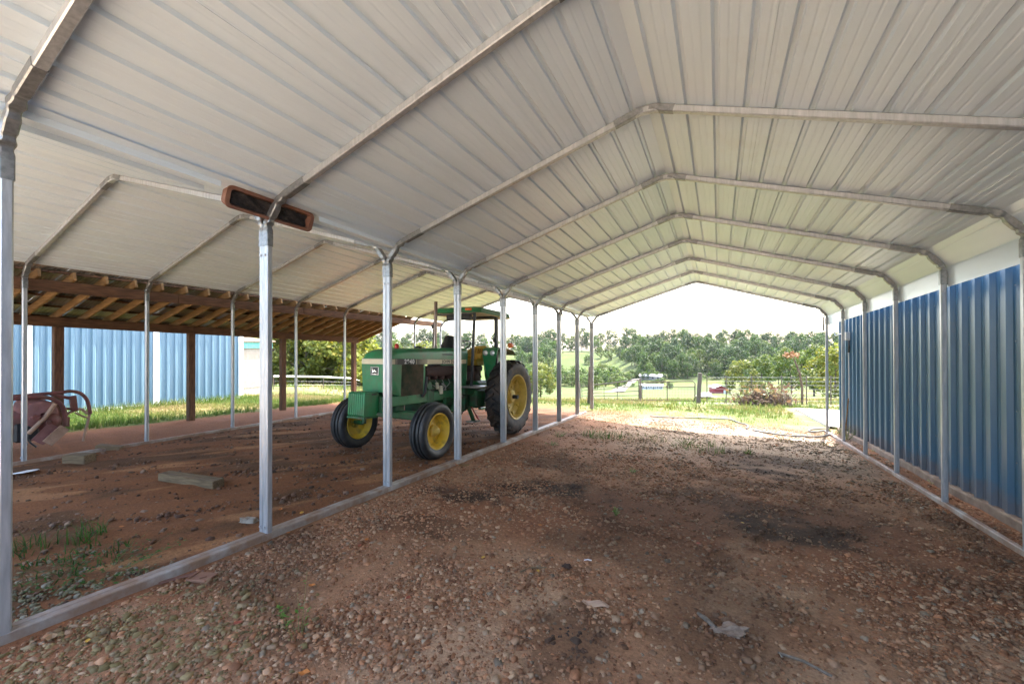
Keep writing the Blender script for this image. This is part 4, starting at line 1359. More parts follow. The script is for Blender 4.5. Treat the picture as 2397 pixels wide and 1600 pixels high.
weed('weed', 700, 1490, 'leafy', .34, 'spindly leafy weed growing up through the bare gravel', 7, .10, 1, (.10, .19, .03))
weed('grass_tuft', 170, 1320, 'blade', .10, 'ragged green grass tuft in the damp earth by the double posts', 90, .36, 2, (.035, .085, .012))
weed('weed', 255, 1335, 'leafy', .10, 'low leafy weeds mixed in the grass near the double posts', 60, .34, 3, (.04, .10, .014))
weed('grass_tuft', 205, 1262, 'blade', .18, 'small grass tuft with long arching blades on the damp earth', 34, .13, 4, (.045, .105, .014))
weed('grass_tuft', 60, 1290, 'blade', .16, 'grass tuft growing beside the foremost double post', 44, .2, 5, (.035, .085, .012))
weed('weed', 1604, 1040, 'leafy', .20, 'bright yellow-green leafy weed on the gravel near the sunlit end', 26, .26, 6, (.17, .24, .04))
weed('grass_tuft', 1640, 1050, 'blade', .16, 'sparse pale grass around the leafy weed near the sunlit end', 70, .5, 7, (.12, .17, .04))
weed('grass_tuft', 1410, 1022, 'blade', .17, 'grass patch on the gravel between the tractor and the sunlit end', 90, .45, 8, (.08, .15, .03))
weed('weed', 1306, 1022, 'leafy', .13, 'small bright weed sprouting beside the base rail near the rear tyre', 20, .14, 9, (.12, .22, .03))
weed('weed', 1292, 1042, 'leafy', .07, 'tiny low weed beside the base rail', 14, .10, 10, (.12, .22, .03))
weed('weed', 1442, 1206, 'leafy', .11, 'lone upright weed seedling between the dark patches', 7, .03, 11, (.11, .20, .03))
weed('grass_tuft', 1750, 1062, 'blade', .14, 'thin grass sprig beside the dark oily patch', 14, .06, 12, (.10, .16, .03))
weed('weed', 1480, 1106, 'leafy', .06, 'small rosette weed in the middle of the carport floor', 9, .05, 13, (.13, .22, .03))
weed('grass_tuft', 1500, 1030, 'blade', .12, 'dry yellowish grass scattered near the shade line', 60, .5, 14, (.15, .16, .05))
weed('weed', 2185, 1134, 'leafy', .09, 'bright yellow-green seedling between the base rail and the blue wall', 8, .05, 15, (.26, .32, .03))
weed('weed', 2262, 1168, 'leafy', .08, 'second yellow-green seedling by the concrete kerb', 8, .05, 16, (.26, .32, .03))
weed('weed', 2046, 1057, 'leafy', .07, 'yellow-green seedling beside a post of the right row', 8, .06, 17, (.26, .32, .03))
weed('weed', 1982, 1028, 'leafy', .35, 'green weed clump at the foot of the blue wall by the leaning pipe', 30, .16, 18, (.09, .17, .025))
weed('weed', 1955, 1014, 'leafy', .30, 'green weed clump at the corner of the deep blue building', 30, .2, 19, (.12, .20, .03))
weed('grass_tuft', 350, 940, 'blade', .75, 'tall grass clump growing against the pale blue wall', 70, .35, 20, (.10, .17, .03))

# ------------------------------------------------------------------ trees
M['bark'] = simple('bark', (.07, .05, .035), (.14, .105, .075), 6, .9)
M['leaf'] = col_mat('leaf', .55, translucent=.42, spec=.25)


def tree_geo(seed, h, cw, ch, n_clump, n_leaf, leaf, col, trunk_r, bare=.22, spread=.10):
    """returns (verts, faces, loop totals, material index, colours); trunk with limbs then leaf faces"""
    rng = np.random.default_rng(seed)
    mb = MB()
    tw = [(rng.normal(0, .02)*h, rng.normal(0, .02)*h) for _ in range(4)]
    path = [(0, 0, -.4), (tw[0][0]*.3, tw[0][1]*.3, h*.25), (tw[1][0]*.6, tw[1][1]*.6, h*.5), (tw[2][0], tw[2][1], h*.82)]
    mb.tube(path, [trunk_r*1.25, trunk_r*.85, trunk_r*.6, trunk_r*.2], 6)
    cz0 = h*bare
    cl = []
    for k in range(n_clump):
        f = (k+.5)/n_clump
        zz = cz0+(h-cz0)*(.10+.88*f)
        prof = math.sin(math.pi*min(.97, .12+.80*f))**.7
        rr = cw*.5*prof*math.sqrt(rng.uniform(.15, 1))
        a = k*2.399+rng.uniform(-.5, .5)
        p = np.array([rr*math.cos(a), rr*math.sin(a), zz+rng.normal(0, .03)*h])
        cl.append((p, rng.uniform(.55, 1.1)*cw*.24))
        if k % 2 == 0:
            q0 = Vector(path[1]).lerp(Vector(path[3]), min(.9, max(0, (zz-h*.35)/h)))
            mb.tube([q0, q0.lerp(Vector(p), .5)+Vector((0, 0, -.02*h)), Vector(p)], [trunk_r*.35, trunk_r*.22, trunk_r*.08], 4)
    tv = np.array(mb.v); tf = mb.f
    rad = np.array([c[1] for c in cl]); wts = rad**2/np.sum(rad**2)
    pick = rng.choice(len(cl), n_leaf, p=wts)
    cen = np.array([c[0] for c in cl])[pick]; rd = rad[pick]
    d = rng.normal(0, 1, (n_leaf, 3)); d /= np.linalg.norm(d, axis=1)[:, None]
    rr = rng.uniform(.35, 1.0, n_leaf)**.6*(1+rng.normal(0, spread, n_leaf))
    P = cen+d*(rd*rr)[:, None]*np.array([1, 1, .78])
    nrm = d*.7+rng.normal(0, .6, (n_leaf, 3))+np.array([0, 0, .35]); nrm /= np.linalg.norm(nrm, axis=1)[:, None]
    a = np.cross(nrm, rng.normal(0, 1, (n_leaf, 3))); a /= np.linalg.norm(a, axis=1)[:, None]
    b = np.cross(nrm, a)
    L = leaf*rng.uniform(.6, 1.3, n_leaf)
    V = np.stack([P-a*L[:, None]*.6, P+b*L[:, None]*.38, P+a*L[:, None]*.6, P-b*L[:, None]*.38], 1)
    clump_tint = rng.uniform(.78, 1.22, len(cl))[pick]
    cc = np.array(col)[None]*(clump_tint*rng.uniform(.75, 1.3, n_leaf))[:, None]
    yel = rng.uniform(0, 1, n_leaf) < .12
    cc[yel] *= np.array([1.5, 1.15, .8])
    return tv, tf, V, cc


def tree_mesh(name, geo):
    tv, tf, V, cc = geo
    n = len(V)
    verts = np.concatenate([tv, V.reshape(-1, 3)])
    flat = [i for f in tf for i in f]; lt = [len(f) for f in tf]
    F = np.concatenate([np.array(flat), (np.arange(n*4)+len(tv))]); LT = np.concatenate([lt, np.full(n, 4)])
    mi = np.concatenate([np.zeros(len(lt)), np.ones(n)])
    col = np.concatenate([np.tile((.1, .08, .06), (len(tv), 1)), np.repeat(cc, 4, 0)])
    return mesh_np(name, verts, F, LT, [M['bark'], M['leaf']], mi, col=col)


def tree_parts(name, geo, loc, rot, sc, **kw):
    tv, tf, V, cc = geo
    o = empty(name, loc, (0, 0, rot), **kw); o.scale = (sc, sc, sc)
    mb = MB(); mb.v = [tuple(p) for p in tv]; mb.f = list(tf); mb.m = [0]*len(tf)
    mb.build('trunk', M['bark'], o)
    n = len(V)
    link('crown', mesh_np('crown', V.reshape(-1, 3), np.arange(n*4), np.full(n, 4), M['leaf'], col=np.repeat(cc, 4, 0)), o)
    return o


G1, G2, G3, GY = (.048, .088, .018), (.066, .112, .020), (.036, .066, .018), (.155, .175, .028)
far_kinds = [tree_mesh('hillside_tree', tree_geo(100+i, *p)) for i, p in enumerate((
    (19, 12, 0, 24, 1400, 1.0, G1, .32, .10), (22, 13, 0, 26, 1500, 1.05, G3, .35, .16), (17, 11, 0, 22, 1300, .95, G2, .30, .06), (21, 10, 0, 24, 1300, .95, G1, .30, .18),
    (15, 12, 0, 22, 1300, 1.0, G2, .3, .03), (20, 14, 0, 28, 1500, 1.05, G3, .36, .12), (16, 10, 0, 20, 1200, .95, (.085, .12, .022), .28, .05), (23, 12, 0, 24, 1300, 1.0, G1, .34, .22)))]
TREES = 0


def far_tree(x, y, kind, sc, rot, **kw):
    global TREES
    o = link('hillside_tree', far_kinds[kind], loc=(x, y, gz(x, y)-.2), rot=(0, 0, rot), **kw)
    o.scale = (sc*random.uniform(.9, 1.15), sc*random.uniform(.9, 1.15), sc)
    TREES += 1
    return o


def st(s, t): return (CAM[0]-math.sin(YAW)*s+math.cos(YAW)*t, CAM[1]+math.cos(YAW)*s+math.sin(YAW)*t)


rng = np.random.default_rng(33)
s = 334.0; row = 0
while s < 520 and TREES < 196:
    step = 13.5+row*.55
    t = s*.31+rng.uniform(0, step)
    if row > 3: t = s*.26+rng.uniform(0, step)
    while t < s*.88:
        jx, jy = rng.normal(0, 2.5, 2)
        x, y = st(s+jx, t+jy)
        k = int(rng.integers(0, 8)) if row < 8 else int(rng.choice([1, 3, 5, 7]))
        sc = rng.uniform(.72, 1.08)*(.8 if row == 0 else 1)
        far_tree(x, y, k, sc, rng.uniform(0, 6.28), label='broadleaf tree in the dense wood on the far hillside', cat='tree', group='trees of the far hillside wood')
        t += step*rng.uniform(.7, 1.3)*(1 if row < 9 else .8)
    s += 13.0+row*1.6; row += 1
# right end of the wood comes closer
for k in range(20):
    s = rng.uniform(150, 300); t = s*rng.uniform(.56, .86)
    x, y = st(s, t)
    far_tree(x, y, int(rng.integers(0, 8)), rng.uniform(.55, .8), rng.uniform(0, 6.28), label='broadleaf tree on the near slope of the wood behind the wire fence', cat='tree', group='trees on the slope behind the wire fence')
# ridge line above the pasture
for k in range(54):
    q = -.50+k*.0152+rng.normal(0, .004); s = rng.uniform(610, 690)
    if rng.uniform() < .1: continue
    x, y = st(s, q*s)
    far_tree(x, y, int(rng.integers(0, 8)), rng.uniform(1.15, 1.75), rng.uniform(0, 6.28), label='tree along the skyline ridge above the open pasture', cat='tree', group='trees along the pasture ridge')
for k in range(34):
    q = rng.uniform(-.46, -.02) if k < 14 else rng.uniform(.015, .105); s = rng.uniform(400, 590) if k < 14 else rng.uniform(430, 600)
    x, y = st(s, q*s)
    far_tree(x, y, int(rng.integers(0, 8)), rng.uniform(1.0, 1.4), rng.uniform(0, 6.28), label='tree on the distant slope seen past the tractor canopy', cat='tree', group='trees on the distant slope past the tractor')


def px_tree(u, vb, vt, kind, label, group=None, wide=1.0):
    x, y, z = on_ground(u, vb)
    d = (x-CAM[0])*FW[0]+(y-CAM[1])*FW[1]
    hgt = (vb-vt)/F_PX*d*.9
    me = far_kinds[kind]
    hh = max(v.co.z for v in me.vertices)
    o = far_tree(x, y, kind, hgt/hh, random.uniform(0, 6.28), label=label, cat='tree', group=group)
    o.scale.x *= wide; o.scale.y *= wide
    return o


px_tree(1376, 852, 826, 4, 'lone round tree standing out on the open pasture slope', wide=1.2)
for (u, v, w) in ((1405, 838, 806), (1424, 843, 800), (1443, 833, 804), (1460, 836, 812)):
    px_tree(u, v, w, 6, 'tall tree at the top edge of the pasture', 'trees at the top of the pasture')
for (u, vb, vt, k) in ((1250, 905, 850, 4), (1268, 908, 846, 6), (1290, 912, 872, 6), (1302, 896, 852, 4), (1322, 902, 858, 2), (1338, 905, 868, 6), (1352, 897, 850, 4), (1378, 905, 866, 2), (1392, 900, 852, 4), (1408, 898, 842, 6), (1418, 905, 858, 2), (1434, 896, 850, 4), (1440, 905, 868, 6), (1456, 908, 876, 2), (1398, 910, 874, 6), (1280, 902, 862, 2), (1365, 908, 872, 4), (1245, 885, 842, 4), (1310, 884, 846, 2), (1345, 882, 850, 6), (1426, 884, 848, 4), (1412, 890, 850, 2), (1388, 888, 856, 6), (1446, 892, 862, 4), (1258, 895, 856, 2), (1330, 893, 856, 4), (1272, 884, 850, 6)):
    px_tree(u, vb, vt, k, 'rounded tree in the thicket below the pasture behind the pipe gates', 'thicket trees below the pasture', 1.35)
for (u, vb, vt, k) in ((1470, 892, 866, 4), (1480, 886, 860, 2), (1492, 884, 862, 4), (1512, 888, 864, 4), (1538, 888, 866, 2), (1550, 898, 880, 4), (1536, 899, 884, 2), (1516, 901, 889, 4), (1526, 900, 887, 2), (1502, 899, 889, 4), (1481, 905, 893, 2)):
    px_tree(u, vb, vt, k, 'yard tree around the far house up the drive', 'yard trees round the far house', 1.3)
px_tree(1567, 911, 889, 5, 'dark rounded tree beside the long white home', wide=1.3)
# nearer trees left of the tractor, beyond the rail fence
NL = [((7.5, 6.2, 0, 18, 2600, .36, GY, .14, .06), 'yellow-green leafy tree beyond the white rail fence'), ((6.0, 5.0, 0, 16, 2200, .34, (.12, .14, .030), .12, .05), 'olive green bushy tree beyond the white rail fence'), ((8.5, 5.2, 0, 18, 2400, .36, (.085, .120, .024), .16, .12), 'darker green tree beyond the white rail fence')]
geos = [tree_geo(300+i, *a) for i, (a, _) in enumerate(NL)]
protos = {}
for i, (u, s, k, sc) in enumerate(((608, 40, 2, 1.15), (640, 37, 0, .95), (690, 39, 0, .9), (716, 36, 1, .9), (745, 38, 0, .85), (770, 40, 1, .8), (800, 37, 0, .88), (832, 40, 0, .86), (853, 42, 1, .8), (590, 44, 2, 1.2), (655, 46, 2, 1.0), (868, 44, 0, .75), (900, 46, 1, .8), (930, 50, 2, .8), (993, 46, 1, 1.0), (725, 52, 2, .7))):
    t = (u-1198.5)/F_PX*s
    x, y = st(s, t)
    if k not in protos:
        o = tree_parts('bushy_tree', geos[k], (x, y, gz(x, y)-.15), random.uniform(0, 6.28), sc, label=NL[k][1], cat='tree', group='trees beyond the white rail fence')
        protos[k] = o
    else:
        o = copy_tree(protos[k]); o.location = (x, y, gz(x, y)-.15); o.rotation_euler.z = random.uniform(0, 6.28); o.scale = (sc,)*3
for (u, s, k, sc, lb) in ((1955, 42, 0, .72, 'yellow-green bush behind the wire fence beside the deep blue building'), (1905, 60, 2, .85, 'rounded green tree behind the wire fence'), (1852, 75, 2, .95, 'green tree behind the dead brown bush'), (1735, 82, 1, 1.1, 'leafy tree rising behind the dead brown bush next to the red barn'), (1780, 95, 2, 1.0, 'dark green tree behind the tangled brown bush'), (1265, 60, 1, .8, 'small bushy tree past the far double posts')):
    t = (u-1198.5)/F_PX*s; x, y = st(s, t)
    o = copy_tree(protos[k]); o.location = (x, y, gz(x, y)-.15); o.rotation_euler.z = random.uniform(0, 6.28); o.scale = (sc,)*3
    o['label'] = lb
    if 'group' in o: del o['group']

# undergrowth that fills the wood's floor
def undergrowth():
    rng = np.random.default_rng(71)
    n = 9000
    s = rng.uniform(328, 520, n); t = s*rng.uniform(.30, .90, n)
    X = CAM[0]-math.sin(YAW)*s+math.cos(YAW)*t; Y = CAM[1]+math.cos(YAW)*s+math.sin(YAW)*t
    Z = ground(X, Y)+rng.uniform(.3, 5, n)
    P = np.stack([X, Y, Z], 1)
    nr = rng.normal(0, 1, (n, 3))+np.array([0, 0, .5]); nr /= np.linalg.norm(nr, axis=1)[:, None]
    a = np.cross(nr, rng.normal(0, 1, (n, 3))); a /= np.linalg.norm(a, axis=1)[:, None]; b = np.cross(nr, a)
    L = rng.uniform(1.0, 2.4, n)[:, None]
    V = np.stack([P-a*L*.6, P+b*L*.4, P+a*L*.6, P-b*L*.4], 1)
    c = np.repeat(np.array([G1, G2, G3])[rng.integers(0, 3, n)]*rng.uniform(.7, 1.3, (n, 1)), 4, 0)
    link('undergrowth', mesh_np('undergrowth', V.reshape(-1, 3), np.arange(n*4), np.full(n, 4), M['leaf'], col=c), label='leafy undergrowth filling the floor of the far wood', cat='undergrowth', kind='stuff')


undergrowth()

# ------------------------------------------------------------------ concrete slab, drives
def on_x(u, v, x):
    d = ray(u, v); p = CAM+d*((x-CAM[0])/d[0]); return p


A_, B_ = on_ground(1861, 959), on_ground(1942, 1003)
cor = [A_[:2], B_[:2], (14.0, B_[1]+.3), (15.0, A_[1]+1.5)]
vs = []; n = 14
for i in range(n+1):
    for j in range(n+1):
        w, q = i/n, j/n
        x = (cor[0][0]*(1-q)+cor[3][0]*q)*(1-w)+(cor[1][0]*(1-q)+cor[2][0]*q)*w
        y = (cor[0][1]*(1-q)+cor[3][1]*q)*(1-w)+(cor[1][1]*(1-q)+cor[2][1]*q)*w
        vs.append((x, y, gz(x, y)+.07))
mb = MB(); m1 = n+1
mb.add(vs, [(i*m1+j, i*m1+j+1, (i+1)*m1+j+1, (i+1)*m1+j) for i in range(n) for j in range(n)])
edge = [i*m1 for i in range(m1)]
k0 = len(mb.v); mb.v += [(mb.v[i][0]-.01, mb.v[i][1], mb.v[i][2]-.14) for i in edge]
for i in range(n): mb.f.append((edge[i], edge[i+1], k0+i+1, k0+i)); mb.m.append(0)
mb.build('pavement', M['concrete'], kind='structure')

M['drive'] = simple('pale_gravel_drive', (.15, .135, .115), (.20, .18, .155), .8, .95)


def strip(name, pix, width, mat, lift=.12):
    P = [np.array(on_ground(u, v)) for u, v in pix]
    pts = []
    for a, b in zip(P[:-1], P[1:]):
        m = max(2, int(np.linalg.norm(b-a)/4))
        pts += [a+(b-a)*k/m for k in range(m)]
    pts.append(P[-1]); g = []
    for i, p in enumerate(pts):
        d = pts[min(i+1, len(pts)-1)]-pts[max(i-1, 0)]; d = d[:2]/np.linalg.norm(d[:2]); nn = np.array([-d[1], d[0]])
        row = []
        for o in (-1, -.5, 0, .5, 1):
            q = p[:2]+nn*o*width/2; row.append((q[0], q[1], gz(*q)+lift))
        g.append(row)
    mb = MB(); mb.sheet(g); return mb.build(name, mat, kind='structure')


strip('drive', [(1432, 919), (1452, 911), (1470, 900), (1482, 891), (1492, 886), (1512, 886)], 6.0, M['drive'], .25)
strip('drive', [(1700, 915), (1668, 917), (1652, 922), (1646, 930), (1660, 934)], 2.0, M['drive'], .25)

# ------------------------------------------------------------------ far buildings
def face_cam(x, y): return math.atan2(CAM[1]-y, CAM[0]-x)+math.pi/2


x, y, z = on_ground(1524, 911)
home = empty('long_white_home', (x, y, z), (0, 0, face_cam(x, y)), label='long low white home with a row of dark windows across the valley', cat='house')
L = 48/F_PX*math.hypot(x-CAM[0], y-CAM[1])*1.02; Hh = L*.19
mb = MB(); mb.box((0, 2, Hh/2-.2), (L, 4, Hh)); mb.build('wall', M['white'], home)
mb = MB(); mb.prism([(-.3, Hh-.2), (2, Hh+.5), (4.3, Hh-.2)], 'X', -L/2-.3, L/2+.3); mb.build('roof', simple('pale_metal_roof', (.55, .56, .58), (.66, .66, .67), 2, .5), home)
for k, fx in enumerate((-.43, -.33, -.20, -.11, .0, .10, .17, .28, .38, .45)):
    mb = MB(); mb.box((fx*L, -.03, Hh*(.52 if k not in (2, 5) else .40)), (L*.028, .08, Hh*(.42 if k not in (2, 5) else .66))); mb.build('window' if k not in (2, 5) else 'door', M['black'], home)
x, y, z = on_ground(1690, 921)
barn = empty('red_barn', (x, y, z), (0, 0, face_cam(x, y)+.5), label='small red barn with a pale metal roof across the valley', cat='barn')
D = math.hypot(x-CAM[0], y-CAM[1]); L = 36/F_PX*D
M['barn'] = simple('barn_red', (.22, .025, .03), (.28, .04, .04), 1.5, .8)
mb = MB(); mb.box((-L*.08, L*.3, L*.15), (L*.72, L*.6, L*.36)); mb.prism([(-L*.44, L*.33), (-L*.08, L*.45), (L*.28, L*.33)], 'Y', 0, L*.6); mb.build('wall', M['barn'], barn)
mb = MB(); mb.prism([(-L*.48, L*.33), (-L*.08, L*.47), (L*.52, L*.27), (L*.52, L*.295), (-L*.08, L*.495), (-L*.48, L*.355)], 'Y', -.3, L*.6+.3); mb.build('roof', M['white'], barn)
mb = MB(); mb.box((L*.15, -.06, L*.1), (L*.12, .1, L*.2)); mb.build('door', M['white'], barn)
for fx in (.36, .49):
    mb = MB(); mb.box((fx*L, .2, L*.13), (.25, .25, L*.30)); mb.build('lean_to_post', M['wood_v'], barn)
x, y, z = on_ground(1522, 889)
house = empty('far_house', (x, y, z), (0, 0, face_cam(x, y)-.2), label='low pale-roofed house among yard trees at the end of the drive', cat='house')
D = math.hypot(x-CAM[0], y-CAM[1]); L = 46/F_PX*D
mb = MB(); mb.box((0, L*.2, L*.09), (L, L*.4, L*.20)); mb.build('wall', simple('grey_brick_far', (.20, .17, .15), (.28, .25, .22), 1, .9), house)
mb = MB(); mb.prism([(-L*.02, L*.19), (L*.2, L*.28), (L*.42, L*.19)], 'X', -L*.53, L*.53); mb.build('roof', M['white'], house)
for fx in (-.35, -.1, .12, .36):
    mb = MB(); mb.box((fx*L, -.08, L*.11), (L*.07, .2, L*.08)); mb.build('window', M['black'], house)

# ------------------------------------------------------------------ gates and fences
M['rusty_pipe'] = simple('rusty_gate_pipe', (.045, .028, .022), (.085, .052, .04), 4, .7, .2)
M['fpost'] = simple('grey_fence_post', (.10, .075, .055), (.17, .13, .10), 6, .9, stretch=(6, 6, .8))
M['wire'] = simple('bright_fence_wire', (.30, .30, .30), (.40, .40, .40), 6, .5, .2)


def gate(u0, v0, u1, v1, bars, ups, label, mesh=False):
    a, b = Vector(on_ground(u0, v0)), Vector(on_ground(u1, v1))
    d = b-a; L = math.hypot(d.x, d.y)
    o = empty('pipe_gate', a, (0, 0, math.atan2(d.y, d.x)), label=label, cat='gate')
    k = d.z/L

    def P(x, z): return (x, 0, z+k*x)
    top = bars[-1]; lo = bars[0]
    fr = [P(.05, lo), P(.02, lo+.1), P(.02, top-.12), P(.12, top), P(L-.12, top), P(L-.02, top-.12), P(L-.02, lo+.1), P(L-.05, lo)]
    mb = MB(); mb.tube(fr, .027, 7); mb.build('gate_frame', M['rusty_pipe'], o)
    for z in bars[:-1]:
        mb = MB(); mb.tube([P(.03, z), P(L-.03, z)], .022, 6); mb.build('bar', M['rusty_pipe'], o)
    for x in ups:
        mb = MB(); mb.tube([P(L*x, lo), P(L*x, top)], .020, 6); mb.build('upright', M['rusty_pipe'], o)
    if mesh:
        mb = MB()
        for x in np.arange(.15, L-.05, .16): mb.tube([P(x, lo), P(x, bars[-2])], .003, 4, cap=False)
        for z in np.arange(lo+.1, bars[-2], .16): mb.tube([P(.03, z), P(L-.03, z)], .003, 4, cap=False)
        mb.build('wire_mesh', M['fpost'], o, kind='stuff')
    return o


gate(1362, 937, 1496, 940, (.12, .36, .60, .86, 1.22), (.17, .5, .72), 'rusty five-bar pipe gate across the field entrance')
gate(1502, 940, 1628, 942, (.10, .78, 1.08), (.5,), 'rusty pipe gate with wire mesh infill beside the wooden post', True)


def fpost(u, v, h, r, lean, label, name='fence_post'):
    x, y, z = on_ground(u, v)
    mb = MB(); mb.tube([(0, 0, -.3), (lean*.5, 0, h*.5), (lean, .02, h)], [r*1.05, r, r*.92], 9)
    mb.box((lean, .02, h+.004), (r*1.1, r*1.1, .01)); return mb.build(name, M['fpost'], loc=(x, y, z), label=label, cat='post')


fpost(1634, 943, 1.42, .10, .10, 'dark leaning wooden fence post at the end of the mesh gate')
fpost(1357, 938, 1.35, .10, -.03, 'wooden fence post at the hinge end of the five-bar gate')
fpost(1380, 945, 1.4, .09, .05, 'stout wooden post close behind the last double post of the carport')
fpost(1499, 941, 1.25, .05, 0, 'slim post between the two pipe gates')


def wire_fence(pix, heights, name, label, post_h, post_mat):
    P = [Vector(on_ground(u, v)) for u, v in pix]
    o = empty(name, P[0], label=label, cat='fence')
    for h in heights:
        mb = MB(); mb.tube([p-P[0]+Vector((0, 0, h)) for p in P], .0045, 4, cap=False); mb.build('wire', M['wire'], o)
    for p in P:
        mb = MB(); mb.tube([p-P[0]+Vector((0, 0, -.3)), p-P[0]+Vector((0, 0, post_h))], .024, 6); mb.build('post', post_mat, o)
    return o


wire_fence([(1655, 943), (1700, 944), (1760, 945), (1830, 946), (1888, 946), (1945, 947), (2010, 948)], (.15, .32, .50, .68, .86, 1.04, 1.22), 'wire_fence', 'many-stranded wire fence running behind the brown bush', 1.3, M['fpost'])
wire_fence([(640, 912), (690, 911), (757, 910), (822, 909), (900, 909)], (.25, .45), 'rail_fence', 'white pipe rail fence along the lawn beyond the shelter', .72, M['fpost'])
rf = bpy.data.objects['rail_fence']
P = [Vector(on_ground(u, v)) for u, v in ((640, 912), (690, 911), (757, 910), (822, 909), (900, 909))]
mb = MB(); mb.tube([p-P[0]+Vector((0, 0, .72)) for p in P], .045, 8); mb.build('rail', M['white'], rf)

# dead stalk and the tangled bush by the fence
M['deadwood'] = simple('dead_brown_wood', (.10, .062, .04), (.19, .125, .08), 5, .9)
M['deadleaf'] = simple('dead_brown_leaf', (.30, .15, .07), (.42, .24, .12), 5, .9)
x, y, z = on_ground(1877, 946)
D = (x-CAM[0])*FW[0]+(y-CAM[1])*FW[1]
o = empty('dead_tree', (x, y, z), (0, 0, YAW), label='thin dead tree with a brown withered top standing by the wire fence', cat='tree')
Hh = 118/F_PX*D
mb = MB(); mb.tube([(0, 0, -.2), (.02, 0, Hh*.3), (-.08, 0, Hh*.6), (-.28, .02, Hh*.85), (-.42, 0, Hh*.97)], [.055, .05, .042, .032, .02], 7)
for k in range(9):
    a = random.uniform(0, 6.28); f = random.uniform(.45, .9); q = Vector((-.08-.3*max(0, f-.6), 0, Hh*f)); mb.tube([q, q+Vector((math.cos(a)*.15, math.sin(a)*.1, .12))], .008, 4)
mb.build('trunk', M['deadwood'], o)
mb = MB(); rg = np.random.default_rng(8)
for k in range(110):
    d = rg.normal(0, 1, 3); d /= np.linalg.norm(d); r = .36*rg.uniform(.1, 1)
    p = np.array([-.44, 0, Hh*.98])+d*r*np.array([1.2, .8, .42]); a = rg.normal(0, .055, 3); b = rg.normal(0, .03, 3)
    mb.add([p-a, p+b, p+a, p-b], [(0, 1, 2, 3)])
mb.build('crown', M['deadleaf'], o)


def tangle(u, v, wpx, hpx, n, label, seed, mat_t, leafc, nleaf):
    x, y, z = on_ground(u, v); D = (x-CAM[0])*FW[0]+(y-CAM[1])*FW[1]
    W = wpx/F_PX*D; Hh = hpx/F_PX*D; rg = np.random.default_rng(seed)
    o = empty('tangled_bush', (x, y, z), (0, 0, YAW), label=label, cat='bush')
    mb = MB()
    for k in range(n):
        a = rg.uniform(0, 6.28); r = W*.5*rg.uniform(.2, 1.0); p0 = np.array([rg.normal(0, .22)*W, rg.normal(0, .2)*W, 0]); h = Hh*rg.uniform(.35, 1.0)*(1-.35*(abs(p0[0])/W))
        e = p0+np.array([math.cos(a)*r*.7, math.sin(a)*r*.5, h*rg.uniform(.2, 1)]); m = (p0+e)/2+np.array([0, 0, h*.45])
        pts = [(1-w)**2*p0+2*w*(1-w)*m+w*w*e for w in np.linspace(0, 1, 6)]
        mb.tube(pts, [.018, .016, .014, .012, .010, .006], 4, cap=False)
    mb.build('twigs', mat_t, o, kind='stuff')
    P = np.stack([rg.normal(0, .24*W, nleaf), rg.normal(0, .2*W, nleaf), Hh*rg.uniform(.05, .95, nleaf)**1.2], 1)
    A = rg.normal(0, .06, (nleaf, 3)); B = rg.normal(0, .04, (nleaf, 3))
    V = np.stack([P-A, P+B, P+A, P-B], 1); pal = np.array(leafc); c = pal[rg.integers(0, len(pal), nleaf)]*rg.uniform(.7, 1.3, (nleaf, 1))
    link('leaves', mesh_np('leaves', V.reshape(-1, 3), np.arange(nleaf*4), np.full(nleaf, 4), M['leaf'], col=np.repeat(c, 4, 0)), o, kind='stuff')
    return o


tangle(1785, 948, 112, 52, 330, 'tangled dead brown bush heaped against the wire fence', 4, M['deadwood'], [(.15, .085, .045), (.19, .12, .06), (.09, .10, .03), (.12, .10, .045)], 380)
tangle(1828, 944, 60, 44, 90, 'reddish-brown scrub beside the tangled bush', 5, M['deadwood'], [(.17, .09, .055), (.11, .11, .035)], 140)

# ------------------------------------------------------------------ garden hose on the ground
def hose(name, pix, r, label, mat):
    P = [Vector(on_ground(u, v)) for u, v in pix]
    pts = []
    for i in range(len(P)-1):
        p0, p1, p2, p3 = P[max(i-1, 0)], P[i], P[i+1], P[min(i+2, len(P)-1)]
        for k in range(6):
            w = k/6
            q = .5*((2*p1)+(-p0+p2)*w+(2*p0-5*p1+4*p2-p3)*w*w+(-p0+3*p1-3*p2+p3)*w**3)
            q.z = gz(q.x, q.y)+r+.012; pts.append(q)
    o = P[0]
    mb = MB(); mb.tube([q-o for q in pts], r, 7); mb.build(name, mat, loc=o, smooth=True, label=label, cat='hose')


M['hose'] = simple('dark_hose', (.035, .035, .038), (.07, .07, .072), 6, .5)
hose('garden_hose', [(1522, 976), (1560, 978), (1620, 979), (1690, 982), (1712, 984), (1730, 991), (1748, 996), (1750, 1002), (1746, 1005)], .016, 'black hose snaking through the straw toward the grass', M['hose'])
hose('garden_hose', [(1762, 1009), (1790, 1014), (1830, 1020), (1870, 1023), (1915, 1024), (1938, 1020), (1948, 1014), (1930, 1010), (1905, 1013), (1893, 1010), (1905, 1006), (1945, 1004)], .017, 'coiled end of black hose by the last right-hand post', M['hose'])

